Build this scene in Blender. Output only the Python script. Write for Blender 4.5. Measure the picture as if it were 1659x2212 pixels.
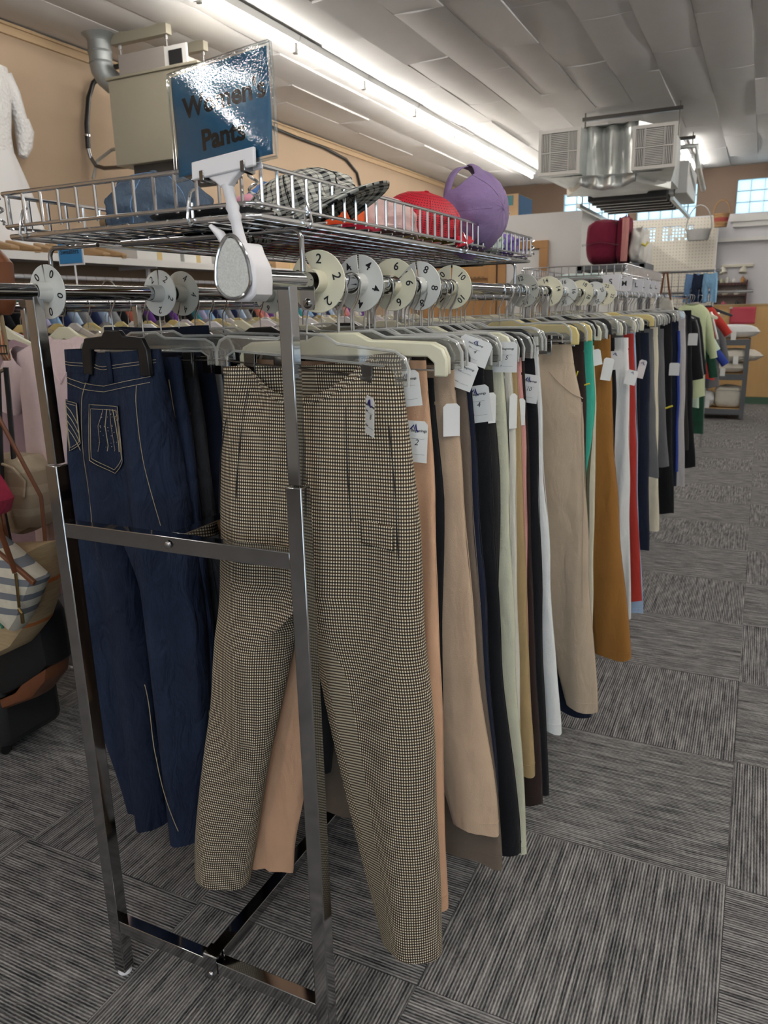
import bpy, bmesh, math, random
from mathutils import Vector, Matrix, noise
rnd = random.Random(7)
PI = math.pi
scene = bpy.context.scene
COL = scene.collection
for o in list(bpy.data.objects): bpy.data.objects.remove(o)

# ------------------------------------------------------------------ camera
CAMH = 1.46
cam_d = bpy.data.cameras.new('camera'); cam = bpy.data.objects.new('camera', cam_d); COL.objects.link(cam)
RW = Matrix(((0.90145685, 0.08980875, -0.42345004), (0.43222204, -0.24021115, 0.86918509), (-0.023657, -0.96655729, -0.25535731)))
cx_, cy_, cz_ = RW.col[0], RW.col[1], RW.col[2]
M4 = Matrix.Identity(4)
for i in range(3):
    M4[i][0] = cx_[i]; M4[i][1] = -cy_[i]; M4[i][2] = -cz_[i]
M4[2][3] = CAMH
cam.matrix_world = M4
cam_d.sensor_fit = 'VERTICAL'; cam_d.sensor_height = 36.0; cam_d.lens = 36.0 * 1650.0 / 2212.0
cam_d.clip_start = 0.05; cam_d.clip_end = 200
cam_d.dof.use_dof = True; cam_d.dof.focus_distance = 1.45; cam_d.dof.aperture_fstop = 9.0
scene.camera = cam

# ------------------------------------------------------------------ sky outside, exposure
world = bpy.data.worlds.new('sky'); scene.world = world; world.use_nodes = True
bgn = world.node_tree.nodes['Background']
bgn.inputs[0].default_value = (0.66, 0.84, 1.0, 1); bgn.inputs[1].default_value = 2.6
scene.view_settings.view_transform = 'Standard'; scene.view_settings.look = 'None'
scene.view_settings.gamma = 1.0; scene.view_settings.exposure = 0.76
scene.view_settings.use_curve_mapping = False
TUBE_POWER = 34.0
scene.cycles.adaptive_threshold = 0.025; scene.cycles.max_bounces = 7; scene.cycles.diffuse_bounces = 4; scene.cycles.glossy_bounces = 4; scene.cycles.transparent_max_bounces = 14; scene.cycles.caustics_reflective = False; scene.cycles.caustics_refractive = False

# ------------------------------------------------------------------ materials
MATS = {}
def new_mat(name):
    m = bpy.data.materials.new(name); m.use_nodes = True
    nt = m.node_tree; nt.nodes.clear()
    out = nt.nodes.new('ShaderNodeOutputMaterial')
    return m, nt, out
def N(nt, typ, **kw):
    n = nt.nodes.new(typ)
    for k, v in kw.items():
        if hasattr(n, k): setattr(n, k, v)
    return n
def c4(c): return (c[0], c[1], c[2], 1.0)
def mat(name, col, rough=0.6, metal=0.0, var=0.0, vscale=8.0, bump=0.0, bscale=200.0, sheen=0.0, spec=0.5, stretch=(1, 1, 1), emit=None, coat=0.0):
    if name in MATS: return MATS[name]
    m, nt, out = new_mat(name)
    b = N(nt, 'ShaderNodeBsdfPrincipled'); nt.links.new(b.outputs[0], out.inputs[0])
    b.inputs['Base Color'].default_value = c4(col); b.inputs['Roughness'].default_value = rough
    b.inputs['Metallic'].default_value = metal; b.inputs['Specular IOR Level'].default_value = spec
    if sheen: b.inputs['Sheen Weight'].default_value = sheen
    if coat: b.inputs['Coat Weight'].default_value = coat; b.inputs['Coat Roughness'].default_value = 0.05
    if emit: b.inputs['Emission Color'].default_value = c4(emit[0]); b.inputs['Emission Strength'].default_value = emit[1]
    if var or bump:
        tc = N(nt, 'ShaderNodeTexCoord'); mp = N(nt, 'ShaderNodeMapping'); mp.inputs['Scale'].default_value = stretch
        nt.links.new(tc.outputs['Object'], mp.inputs[0])
    if var:
        no = N(nt, 'ShaderNodeTexNoise'); no.inputs['Scale'].default_value = vscale; no.inputs['Detail'].default_value = 4
        nt.links.new(mp.outputs[0], no.inputs['Vector'])
        mx = N(nt, 'ShaderNodeMix', data_type='RGBA')
        lo = [max(0, c * (1 - var)) for c in col]; hi = [min(1, c * (1 + var)) for c in col]
        mx.inputs[6].default_value = c4(lo); mx.inputs[7].default_value = c4(hi)
        nt.links.new(no.outputs[0], mx.inputs[0]); nt.links.new(mx.outputs[2], b.inputs['Base Color'])
    if bump:
        n2 = N(nt, 'ShaderNodeTexNoise'); n2.inputs['Scale'].default_value = bscale; n2.inputs['Detail'].default_value = 3
        nt.links.new(mp.outputs[0], n2.inputs['Vector'])
        bp = N(nt, 'ShaderNodeBump'); bp.inputs['Strength'].default_value = bump; bp.inputs['Distance'].default_value = 0.004
        nt.links.new(n2.outputs[0], bp.inputs['Height']); nt.links.new(bp.outputs[0], b.inputs['Normal'])
    MATS[name] = m
    return m
def cloth(name, col, var=0.10, rough=0.85):
    if 'cloth_' + name in MATS: return MATS['cloth_' + name]
    m = mat('cloth_' + name, col, rough, 0, var, 14, 0.25, 420, sheen=0.08, spec=0.2)
    nt = m.node_tree; b = next(n for n in nt.nodes if n.type == 'BSDF_PRINCIPLED'); bp = next(n for n in nt.nodes if n.type == 'BUMP')
    tc = next(n for n in nt.nodes if n.type == 'TEX_COORD')
    mp = N(nt, 'ShaderNodeMapping'); mp.inputs['Scale'].default_value = (1, 1, 0.38); nt.links.new(tc.outputs['Object'], mp.inputs[0])
    no = N(nt, 'ShaderNodeTexNoise'); no.inputs['Scale'].default_value = 26; no.inputs['Detail'].default_value = 2.5; no.inputs['Distortion'].default_value = .6
    nt.links.new(mp.outputs[0], no.inputs['Vector'])
    b2 = N(nt, 'ShaderNodeBump'); b2.inputs['Strength'].default_value = .55; b2.inputs['Distance'].default_value = .010
    nt.links.new(no.outputs[0], b2.inputs['Height']); nt.links.new(bp.outputs[0], b2.inputs['Normal']); nt.links.new(b2.outputs[0], b.inputs['Normal'])
    return m
def math_n(nt, op, a, b=None):
    n = N(nt, 'ShaderNodeMath', operation=op)
    for i, s in enumerate((a, b)):
        if s is None: continue
        if isinstance(s, (int, float)): n.inputs[i].default_value = s
        else: nt.links.new(s, n.inputs[i])
    return n.outputs[0]

CHROME = mat('chrome', (0.42, 0.42, 0.43), 0.08, 1.0)
CHROME2 = mat('chrome_wire', (0.72, 0.72, 0.73), 0.16, 1.0)
STEEL = mat('hook_steel', (0.6, 0.6, 0.6), 0.22, 1.0)
DARKSTEEL = mat('dark_steel', (0.16, 0.15, 0.14), 0.3, 1.0)
GALV = mat('galvanised', (0.74, 0.76, 0.74), 0.38, 0.85, 0.2, 9)
WHITEP = mat('white_plastic', (0.78, 0.76, 0.78), 0.35)
DISCW = mat('divider_white', (0.74, 0.74, 0.70), 0.35)
DISCG = mat('divider_grey', (0.52, 0.51, 0.45), 0.4)
DISCC = mat('divider_cream', (0.76, 0.72, 0.55), 0.4)
INK = mat('ink_black', (0.012, 0.012, 0.014), 0.5)
PURPLEINK = mat('ink_purple', (0.02, 0.012, 0.15), 0.5)
PAPER = mat('paper', (0.78, 0.78, 0.76), 0.7)
BLACKP = mat('black_plastic', (0.012, 0.012, 0.013), 0.3)
CREAMP = mat('cream_plastic', (0.72, 0.69, 0.52), 0.38)
YELLOWP = mat('yellow_plastic', (0.72, 0.58, 0.24), 0.4)
def clear_mat(name, tint, fres, haze=0.0):
    m, nt, out = new_mat(name)
    tr = N(nt, 'ShaderNodeBsdfTransparent'); tr.inputs[0].default_value = c4(tint)
    gl = N(nt, 'ShaderNodeBsdfGlossy'); gl.inputs['Roughness'].default_value = 0.08
    lw = N(nt, 'ShaderNodeLayerWeight'); lw.inputs[0].default_value = fres
    mx = N(nt, 'ShaderNodeMixShader')
    sc_ = math_n(nt, 'MULTIPLY_ADD', lw.outputs['Facing'], 0.60); sc_.node.inputs[2].default_value = 0.07
    nt.links.new(sc_, mx.inputs[0]); nt.links.new(tr.outputs[0], mx.inputs[1]); nt.links.new(gl.outputs[0], mx.inputs[2])
    if haze:
        df = N(nt, 'ShaderNodeBsdfDiffuse'); df.inputs[0].default_value = (.85, .85, .82, 1)
        m2 = N(nt, 'ShaderNodeMixShader'); m2.inputs[0].default_value = haze
        nt.links.new(mx.outputs[0], m2.inputs[1]); nt.links.new(df.outputs[0], m2.inputs[2]); mx = m2
    nt.links.new(mx.outputs[0], out.inputs[0]); MATS[name] = m
    return m
CLEARE = None
CLEARP = clear_mat('clear_plastic', (0.97, 0.97, 0.95), 0.30, .07)
CLEARE = clear_mat('clear_plastic_edge', (0.95, 0.95, 0.93), 0.5, .38)

def carpet_mat():
    m, nt, out = new_mat('carpet_tile_fibre')
    b = N(nt, 'ShaderNodeBsdfPrincipled'); nt.links.new(b.outputs[0], out.inputs[0])
    b.inputs['Roughness'].default_value = 0.95; b.inputs['Specular IOR Level'].default_value = 0.1
    tc = N(nt, 'ShaderNodeTexCoord'); oi = N(nt, 'ShaderNodeObjectInfo')
    ad = N(nt, 'ShaderNodeVectorMath', operation='ADD')
    sc_ = N(nt, 'ShaderNodeVectorMath', operation='SCALE'); cmb = N(nt, 'ShaderNodeCombineXYZ')
    r10 = math_n(nt, 'MULTIPLY', oi.outputs['Random'], 37.0)
    nt.links.new(r10, cmb.inputs[0]); nt.links.new(r10, cmb.inputs[1])
    nt.links.new(tc.outputs['Object'], ad.inputs[0]); nt.links.new(cmb.outputs[0], ad.inputs[1])
    def noise_(sx, sy, det):
        mp = N(nt, 'ShaderNodeMapping'); mp.inputs['Scale'].default_value = (sx, sy, 1)
        nt.links.new(ad.outputs[0], mp.inputs[0])
        n = N(nt, 'ShaderNodeTexNoise'); n.inputs['Scale'].default_value = 1.0; n.inputs['Detail'].default_value = det
        nt.links.new(mp.outputs[0], n.inputs['Vector']); return n.outputs[0]
    n1 = noise_(120, 5, 2); n2 = noise_(60, 14, 3); n3 = noise_(330, 90, 1)
    sx = N(nt, 'ShaderNodeSeparateXYZ'); nt.links.new(ad.outputs[0], sx.inputs[0])
    rib = math_n(nt, 'SINE', math_n(nt, 'MULTIPLY', sx.outputs[0], 2 * PI / 0.0076))
    s = math_n(nt, 'ADD', math_n(nt, 'MULTIPLY', n1, 0.75), math_n(nt, 'MULTIPLY', n2, 0.48))
    s = math_n(nt, 'ADD', s, math_n(nt, 'MULTIPLY', n3, 0.35))
    s = math_n(nt, 'ADD', s, math_n(nt, 'MULTIPLY', rib, 0.17))
    mr = N(nt, 'ShaderNodeMapRange'); mr.inputs[1].default_value = 0.52; mr.inputs[2].default_value = 1.08
    nt.links.new(s, mr.inputs[0])
    cr = N(nt, 'ShaderNodeValToRGB'); e = cr.color_ramp.elements
    e[0].position = 0.0; e[0].color = (0.030, 0.030, 0.033, 1); e[1].position = 1.0; e[1].color = (0.42, 0.40, 0.385, 1)
    k = cr.color_ramp.elements.new(0.42); k.color = (0.145, 0.142, 0.143, 1)
    nt.links.new(mr.outputs[0], cr.inputs[0]); nt.links.new(cr.outputs[0], b.inputs['Base Color'])
    bp = N(nt, 'ShaderNodeBump'); bp.inputs['Strength'].default_value = 0.5; bp.inputs['Distance'].default_value = 0.003
    hh = math_n(nt, 'ADD', math_n(nt, 'MULTIPLY', rib, 0.5), n3)
    nt.links.new(hh, bp.inputs['Height']); nt.links.new(bp.outputs[0], b.inputs['Normal'])
    MATS['carpet'] = m
    return m
CARPET = carpet_mat()

def uv_mat(name, fn, rough=0.85):
    m, nt, out = new_mat(name)
    b = N(nt, 'ShaderNodeBsdfPrincipled'); nt.links.new(b.outputs[0], out.inputs[0])
    b.inputs['Roughness'].default_value = rough; b.inputs['Specular IOR Level'].default_value = 0.2
    uv = N(nt, 'ShaderNodeUVMap'); sp = N(nt, 'ShaderNodeSeparateXYZ'); nt.links.new(uv.outputs[0], sp.inputs[0])
    fn(nt, b, sp.outputs[0], sp.outputs[1]); MATS[name] = m
    return m
def rgbmix(nt, fac, a, b_):
    mx = N(nt, 'ShaderNodeMix', data_type='RGBA')
    for i, s in ((6, a), (7, b_)):
        if isinstance(s, tuple): mx.inputs[i].default_value = c4(s)
        else: nt.links.new(s, mx.inputs[i])
    nt.links.new(fac, mx.inputs[0]); return mx.outputs[2]
def band(nt, x, period, duty, off=0.0):
    t = math_n(nt, 'FRACT', math_n(nt, 'ADD', math_n(nt, 'DIVIDE', x, period), off + 100.0))
    return math_n(nt, 'LESS_THAN', t, duty)
def hound_fn(nt, b, u, v):
    P = 0.0045; V = 0.0058
    a = band(nt, u, P, 0.47); c = band(nt, v, V, 0.50)
    both = math_n(nt, 'MULTIPLY', a, c)                          # cream check
    row = band(nt, v, V * 2, 0.5, 0.03)
    dark = rgbmix(nt, row, (0.010, 0.011, 0.016), (0.050, 0.026, 0.010))
    half = math_n(nt, 'SUBTRACT', math_n(nt, 'ADD', a, c), math_n(nt, 'MULTIPLY', both, 2.0))
    mid = rgbmix(nt, half, dark, (0.115, 0.085, 0.055))
    col = rgbmix(nt, both, mid, (0.78, 0.70, 0.53))
    nt.links.new(col, b.inputs['Base Color'])
HOUND = uv_mat('houndstooth_weave', hound_fn)
def plaid_fn(nt, b, u, v):
    a = band(nt, u, 0.030, 0.30); c = band(nt, v, 0.030, 0.30)
    a2 = band(nt, u, 0.030, 0.09, 0.4); c2 = band(nt, v, 0.030, 0.09, 0.4)
    s = math_n(nt, 'ADD', math_n(nt, 'ADD', a, c), math_n(nt, 'ADD', a2, c2))
    f = math_n(nt, 'MINIMUM', math_n(nt, 'MULTIPLY', s, 0.55), 1.0)
    nt.links.new(rgbmix(nt, f, (0.62, 0.61, 0.55), (0.02, 0.02, 0.022)), b.inputs['Base Color'])
PLAID = uv_mat('plaid_cloth', plaid_fn)
def denim_mat(name, col, fade=0.5):
    m, nt, out = new_mat(name)
    b = N(nt, 'ShaderNodeBsdfPrincipled'); nt.links.new(b.outputs[0], out.inputs[0])
    b.inputs['Roughness'].default_value = 0.85; b.inputs['Specular IOR Level'].default_value = 0.2
    tc = N(nt, 'ShaderNodeTexCoord')
    n1 = N(nt, 'ShaderNodeTexNoise'); n1.inputs['Scale'].default_value = 9; n1.inputs['Detail'].default_value = 3
    mp = N(nt, 'ShaderNodeMapping'); mp.inputs['Scale'].default_value = (420, 420, 60)
    n2 = N(nt, 'ShaderNodeTexNoise'); n2.inputs['Scale'].default_value = 1; n2.inputs['Detail'].default_value = 2
    nt.links.new(tc.outputs['Object'], n1.inputs['Vector']); nt.links.new(tc.outputs['Object'], mp.inputs[0]); nt.links.new(mp.outputs[0], n2.inputs['Vector'])
    f = math_n(nt, 'ADD', math_n(nt, 'MULTIPLY', n1.outputs[0], fade), math_n(nt, 'MULTIPLY', n2.outputs[0], 0.45))
    hi = tuple(min(1, c * 2.3 + 0.012) for c in col); lo = tuple(c * 0.55 for c in col)
    nt.links.new(rgbmix(nt, f, lo, hi), b.inputs['Base Color'])
    m2 = N(nt, 'ShaderNodeMapping'); m2.inputs['Scale'].default_value = (1, 1, 0.4); nt.links.new(tc.outputs['Object'], m2.inputs[0])
    no = N(nt, 'ShaderNodeTexNoise'); no.inputs['Scale'].default_value = 24; no.inputs['Detail'].default_value = 3; no.inputs['Distortion'].default_value = .8; nt.links.new(m2.outputs[0], no.inputs['Vector'])
    b2 = N(nt, 'ShaderNodeBump'); b2.inputs['Strength'].default_value = .9; b2.inputs['Distance'].default_value = .02; nt.links.new(no.outputs[0], b2.inputs['Height']); nt.links.new(b2.outputs[0], b.inputs['Normal'])
    MATS[name] = m
    return m
DENIM = denim_mat('denim_blue', (0.0085, 0.0145, 0.034))
DENIMD = denim_mat('denim_dark', (0.005, 0.007, 0.016))
DENIMK = denim_mat('denim_black', (0.010, 0.010, 0.012), 0.9)
DENIML = denim_mat('denim_light', (0.11, 0.19, 0.33))
DENIMC = denim_mat('denim_cap', (0.038, 0.055, 0.080), .9)
STITCH = mat('stitch_tan', (0.50, 0.40, 0.25), 0.8)
SILVER = mat('rhinestone', (0.8, 0.8, 0.78), 0.15, 1.0)

# ------------------------------------------------------------------ mesh helper
class MB:
    def __init__(s): s.v = []; s.f = []; s.uv = None
    def add(s, vs, fs):
        o = len(s.v); s.v.extend(tuple(v) for v in vs); s.f.extend(tuple(i + o for i in f) for f in fs); return s
    def box(s, x0, x1, y0, y1, z0, z1, M=None):
        vs = [Vector((x, y, z)) for z in (z0, z1) for y in (y0, y1) for x in (x0, x1)]
        if M: vs = [M @ v for v in vs]
        return s.add(vs, [(0, 2, 3, 1), (4, 5, 7, 6), (0, 1, 5, 4), (2, 6, 7, 3), (0, 4, 6, 2), (1, 3, 7, 5)])
    def tube(s, pts, r, n=8, closed=False, caps=True, flat=None):
        pts = [Vector(p) for p in pts]; k = len(pts)
        rs = r if isinstance(r, (list, tuple)) else [r] * k
        vs = []; up = None
        for i in range(k):
            a = pts[i - 1] if (i > 0 or closed) else pts[i]; b = pts[(i + 1) % k] if (i < k - 1 or closed) else pts[i]
            t = (b - a)
            t = t.normalized() if t.length > 1e-9 else Vector((0, 0, 1))
            if up is None:
                up = Vector((0, 0, 1)) if abs(t.z) < 0.9 else Vector((1, 0, 0))
            up = (up - up.dot(t) * t)
            if up.length < 1e-6: up = t.orthogonal()
            up.normalize(); sd = t.cross(up)
            for j in range(n):
                q = 2 * PI * j / n + PI / n
                fx = flat if flat else 1.0
                vs.append(pts[i] + rs[i] * (math.cos(q) * sd + math.sin(q) * up * fx))
        fs = []
        for i in range(k if closed else k - 1):
            i2 = (i + 1) % k
            for j in range(n):
                j2 = (j + 1) % n
                fs.append((i * n + j, i * n + j2, i2 * n + j2, i2 * n + j))
        if caps and not closed:
            fs.append(tuple(range(n - 1, -1, -1))); fs.append(tuple((k - 1) * n + j for j in range(n)))
        return s.add(vs, fs)
    def cyl(s, a, b, r, n=16): return s.tube([a, b], r, n)
    def lathe(s, prof, n=24, M=None, cap=False):
        vs = []; fs = []; k = len(prof)
        for (r, z) in prof:
            for j in range(n):
                q = 2 * PI * j / n; p = Vector((r * math.cos(q), r * math.sin(q), z)); vs.append(M @ p if M else p)
        for i in range(k - 1):
            for j in range(n):
                j2 = (j + 1) % n; fs.append((i * n + j, i * n + j2, (i + 1) * n + j2, (i + 1) * n + j))
        if cap:
            fs.append(tuple(range(n - 1, -1, -1))); fs.append(tuple((k - 1) * n + j for j in range(n)))
        return s.add(vs, fs)
    def prism(s, outl, M, th):
        """outline in local xy, thickness along local z, centred"""
        n = len(outl)
        vs = [M @ Vector((x, y, -th / 2)) for x, y in outl] + [M @ Vector((x, y, th / 2)) for x, y in outl]
        fs = [tuple(range(n - 1, -1, -1)), tuple(range(n, 2 * n))]
        for i in range(n):
            j = (i + 1) % n; fs.append((i, j, n + j, n + i))
        return s.add(vs, fs)
    def grid(s, fn, nu, nv, uvfn=None):
        vs = [fn(i / nu, j / nv) for j in range(nv + 1) for i in range(nu + 1)]
        fs = [(j * (nu + 1) + i, j * (nu + 1) + i + 1, (j + 1) * (nu + 1) + i + 1, (j + 1) * (nu + 1) + i) for j in range(nv) for i in range(nu)]
        if uvfn:
            if s.uv is None: s.uv = [(0, 0)] * len(s.v)
            s.uv += [uvfn(i / nu, j / nv) for j in range(nv + 1) for i in range(nu + 1)]
        return s.add(vs, fs)
    def mesh(s, name):
        me = bpy.data.meshes.new(name); me.from_pydata(s.v, [], s.f); return me

def world_of(o):
    m = o.matrix_basis.copy(); p = o.parent
    while p: m = p.matrix_basis @ m; p = p.parent
    return m
def put(name, mb, m, parent=None, smooth=True, world=True, bevel=0.0, sub=0, solid=0.0, angle=40):
    me = mb.mesh(name)
    if mb.uv:
        uvl = me.uv_layers.new(name='UVMap')
        for l in me.loops: uvl.data[l.index].uv = mb.uv[l.vertex_index]
    if parent is not None and world: me.transform(world_of(parent).inverted())
    if m: me.materials.append(m)
    if smooth:
        me.polygons.foreach_set('use_smooth', [True] * len(me.polygons)); me.set_sharp_from_angle(angle=math.radians(angle))
    o = bpy.data.objects.new(name, me); COL.objects.link(o)
    if parent is not None: o.parent = parent
    if solid:
        md = o.modifiers.new('thick', 'SOLIDIFY'); md.thickness = solid; md.offset = 0
    if bevel:
        md = o.modifiers.new('bevel', 'BEVEL'); md.width = bevel; md.segments = 2; md.limit_method = 'ANGLE'; md.angle_limit = math.radians(50)
    if sub:
        md = o.modifiers.new('sub', 'SUBSURF'); md.levels = sub; md.render_levels = sub
    return o
def tag(o, label, cat, group=None):
    o['label'] = label; o['category'] = cat
    if group: o['group'] = group
    return o
def thing(name, label, cat, loc=(0, 0, 0), rot=(0, 0, 0), group=None):
    o = bpy.data.objects.new(name, None); COL.objects.link(o); o.empty_display_size = 0.05
    o.location = loc; o.rotation_euler = rot
    return tag(o, label, cat, group)
def struct(name, mb, m, **kw):
    o = put(name, mb, m, **kw)
    if o.parent is None: o['kind'] = 'structure'
    return o
def dup(root, label=None, group=None, parent=None):
    r = root.copy(); COL.objects.link(r); r.parent = parent
    if label: r['label'] = label
    if group: r['group'] = group
    for ch in root.children: dup(ch, parent=r)
    return r
def instance(name, src, parent, loc=None, rot=None):
    o = bpy.data.objects.new(name, src.data); COL.objects.link(o); o.parent = parent
    if loc: o.location = loc
    if rot: o.rotation_euler = rot
    return o
def text_mesh(body, size, extr=0.0002, bold=0.0, align='CENTER', shear=0):
    c = bpy.data.curves.new('t', 'FONT'); c.body = body; c.size = size; c.extrude = extr; c.offset = bold * size
    c.align_x = align; c.align_y = 'CENTER'; c.resolution_u = 3; c.shear = shear
    o = bpy.data.objects.new('t', c); me = bpy.data.meshes.new_from_object(o)
    bpy.data.objects.remove(o); bpy.data.curves.remove(c)
    return me
def put_text(name, body, size, m, parent, Mloc, bold=0.0, extr=0.0002, align='CENTER', shear=0):
    me = text_mesh(body, size, extr, bold, align, shear); me.transform(Mloc); me.materials.append(m)
    o = bpy.data.objects.new(name, me); COL.objects.link(o); o.parent = parent
    return o
def TR(x, y, z): return Matrix.Translation((x, y, z))
def RX(a): return Matrix.Rotation(a, 4, 'X')
def RY(a): return Matrix.Rotation(a, 4, 'Y')
def RZ(a): return Matrix.Rotation(a, 4, 'Z')
def AX(xa, ya, za, o):
    m = Matrix.Identity(4)
    for i in range(3): m[i][0] = xa[i]; m[i][1] = ya[i]; m[i][2] = za[i]; m[i][3] = o[i]
    return m
FACE = RX(PI / 2)      # local xy plane -> faces -Y (towards the camera), local y up
def smooth01(t):
    t = max(0.0, min(1.0, t)); return t * t * (3 - 2 * t)
def lerp(a, b, t): return a + (b - a) * t
def seg(tab, z):
    """piecewise smooth interpolation through (z, value) pairs, z descending"""
    if z >= tab[0][0]: return tab[0][1]
    for (z0, a), (z1, b) in zip(tab, tab[1:]):
        if z >= z1:
            t = (z0 - z) / max(1e-9, z0 - z1); return lerp(a, b, 0.5 * t + 0.5 * smooth01(t))
    return tab[-1][1]

# ================================================================== THE ROOM
X0, X1, Y0, Y1, ZC = -5.18, 3.6, -4.0, 14.3, 3.55
TAN = mat('wall_tan', (0.43, 0.315, 0.215), 0.8, 0, 0.05, 1.5, 0.08, 60)
FARSHADE = mat('wall_brown', (0.21, 0.148, 0.108), 0.85, 0, 0.06, 2, 0.08, 60)  # far upper wall: backlit shade is put into this darker colour
WHITEW = mat('wall_white', (0.70, 0.69, 0.67), 0.7, 0, 0.03, 2)
LAV = mat('wall_lavender_white', (0.66, 0.65, 0.68), 0.6)
CEILP = mat('ceiling_panel_white', (0.66, 0.65, 0.64), 0.75, 0, 0.05, 5, 0.05, 90)
OAK = mat('oak_trim', (0.42, 0.22, 0.085), 0.5, 0, 0.15, 6, stretch=(6, 6, 0.6))
PLY = mat('plywood_tan', (0.56, 0.34, 0.135), 0.6, 0, 0.10, 5, stretch=(5, 5, 0.5))
GREENT = mat('green_base_trim', (0.06, 0.12, 0.075), 0.6)

floor = struct('floor', MB().box(X0 - .1, X1 + .1, Y0 - .1, Y1 + .1, -0.08, -0.005), CARPET)
T = 0.609
tm = MB().box(-T / 2 + .0007, T / 2 - .0007, -T / 2 + .0007, T / 2 - .0007, -0.006, 0.0)
src = None
SX, SY = 0.047, 1.870
for i in range(-9, 2):
    for j in range(-3, 21):
        cx, cy = SX + (i + .5) * T, SY + (j + .5) * T
        if cx < X0 + .28 or cy > Y1 - .1 or cy < 0.2: continue
        if i >= 0 and cy < 1.0 + 0 * i: continue
        if src is None:
            src = put('carpet_tile', tm, CARPET, floor, smooth=False, world=False); o = src
        else: o = instance('carpet_tile', src, floor)
        o.location = (cx, cy, 0); o.rotation_euler = (0, 0, (PI / 2 if (i + j) % 2 else 0) + (PI if rnd.random() < .5 else 0))

ceiling = struct('ceiling', MB().box(X0 - .1, X1 + .1, Y0 - .1, Y1 + .1, ZC + .012, ZC + .12), CEILP)
PW, PL = 0.393, 1.62
def panel_mesh(kind):
    mb = MB(); n = 8; m = 4
    def fn(u, v):
        x = (u - .5) * (PW - .003); y = (v - .5) * (PL - .003)
        if kind == 0: z = -0.010 * math.sin(u * PI) ** 1.0 - .004 * u
        elif kind == 1: z = -0.008 * math.sin(u * PI) - .010 * (1 - u) * math.sin(v * PI)
        else: z = -0.013 * u ** 2 - .004 * math.sin(v * PI)
        return (x, y, z)
    mb.grid(fn, n, m)
    k = len(mb.v); top = [(x, y, .012) for x, y, z in mb.v]
    mb.v += top
    mb.f = [tuple(reversed(f)) for f in mb.f] + [tuple(i + k for i in f) for f in mb.f]
    w = n + 1
    def side(idx):
        for a, b in zip(idx, idx[1:]): mb.f.append((a, b, b + k, a + k))
    side(list(range(0, w))); side([w * m + i for i in range(w - 1, -1, -1)]); side([w * j for j in range(m, -1, -1)]); side([w * j + n for j in range(m + 1)])
    return mb
psrc = [None, None, None]
for i in range(-13, 5):
    for j in range(0, 9):
        cx = -0.271 + (i + .5) * PW; cy = 1.2 + (j + .5) * PL + (0.81 if i % 2 else 0.0) - (0.3 if i % 3 == 0 else 0)
        if cx < X0 + .1 or cx > 1.3 or cy > Y1 - .3: continue
        k = rnd.randrange(3)
        if psrc[k] is None: psrc[k] = put('ceiling_panel', panel_mesh(k), CEILP, ceiling, world=False); o = psrc[k]
        else: o = instance('ceiling_panel', psrc[k], ceiling)
        o.location = (cx, cy, ZC - rnd.random() * .004); o.rotation_euler = (rnd.uniform(-.002, .002), rnd.uniform(-.012, .012), PI if rnd.random() < .4 else 0)

struct('wall_left', MB().box(X0 - .12, X0, Y0, Y1, 0, ZC), TAN)
struct('wall_right', MB().box(X1, X1 + .12, Y0, Y1, 0, ZC), WHITEW)
mb = MB(); mb.box(X0, .2, Y0 - .12, Y0, 0, ZC); mb.box(2.9, X1, Y0 - .12, Y0, 0, ZC); mb.box(.2, 2.9, Y0 - .12, Y0, 2.5, ZC); mb.box(.2, 2.9, Y0 - .12, Y0, 0, .75)
struct('wall_back', mb, WHITEW)
struct('trim_1', MB().box(X0, X0 + .025, Y0, Y1, ZC - .075, ZC - .02).box(X0, X0 + .045, Y0, Y1, ZC - .02, ZC), mat('trim_tan', (0.48, 0.34, 0.20), .6))
# far wall: glass block windows set in an upper wall whose colour holds backlit shade, white boards below
WZ0, WZ1 = 2.83, 3.34
wins = [(-3.32, -2.22), (-2.07, -1.14), (-0.545, 0.86)]
mb = MB(); mb.box(X0, X1, Y1, Y1 + .15, WZ1, ZC); xs = X0
for a, b in wins: mb.box(xs, a, Y1, Y1 + .15, WZ0, WZ1); xs = b
mb.box(xs, X1, Y1, Y1 + .15, WZ0, WZ1)
struct('wall_far', mb, FARSHADE)
LW = (-2.08, -1.16, 2.44, 2.70)
mb = MB(); mb.box(X0, X1, Y1, Y1 + .15, LW[3], WZ0); mb.box(X0, LW[0], Y1, Y1 + .15, LW[2], LW[3]); mb.box(LW[1], X1, Y1, Y1 + .15, LW[2], LW[3]); mb.box(X0, X1, Y1, Y1 + .15, 0, LW[2])
struct('wall_far_lower', mb, LAV)
def glass_block_mat():
    m, nt, out = new_mat('glass_block')
    tr = N(nt, 'ShaderNodeBsdfTransparent'); tr.inputs[0].default_value = (0.62, 0.72, 0.76, 1)
    tl = N(nt, 'ShaderNodeBsdfTranslucent'); tl.inputs[0].default_value = (0.8, 0.88, 0.9, 1)
    gl = N(nt, 'ShaderNodeBsdfGlossy'); gl.inputs['Roughness'].default_value = .15
    a = N(nt, 'ShaderNodeMixShader'); a.inputs[0].default_value = .45; b = N(nt, 'ShaderNodeMixShader'); b.inputs[0].default_value = .06
    nt.links.new(tr.outputs[0], a.inputs[1]); nt.links.new(tl.outputs[0], a.inputs[2]); nt.links.new(a.outputs[0], b.inputs[1]); nt.links.new(gl.outputs[0], b.inputs[2])
    nt.links.new(b.outputs[0], out.inputs[0])
    return m
GBLOCK = glass_block_mat()
MORTAR = mat('mortar_grey', (0.55, 0.55, 0.52), .9)
gb = None; wn = 0
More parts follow.
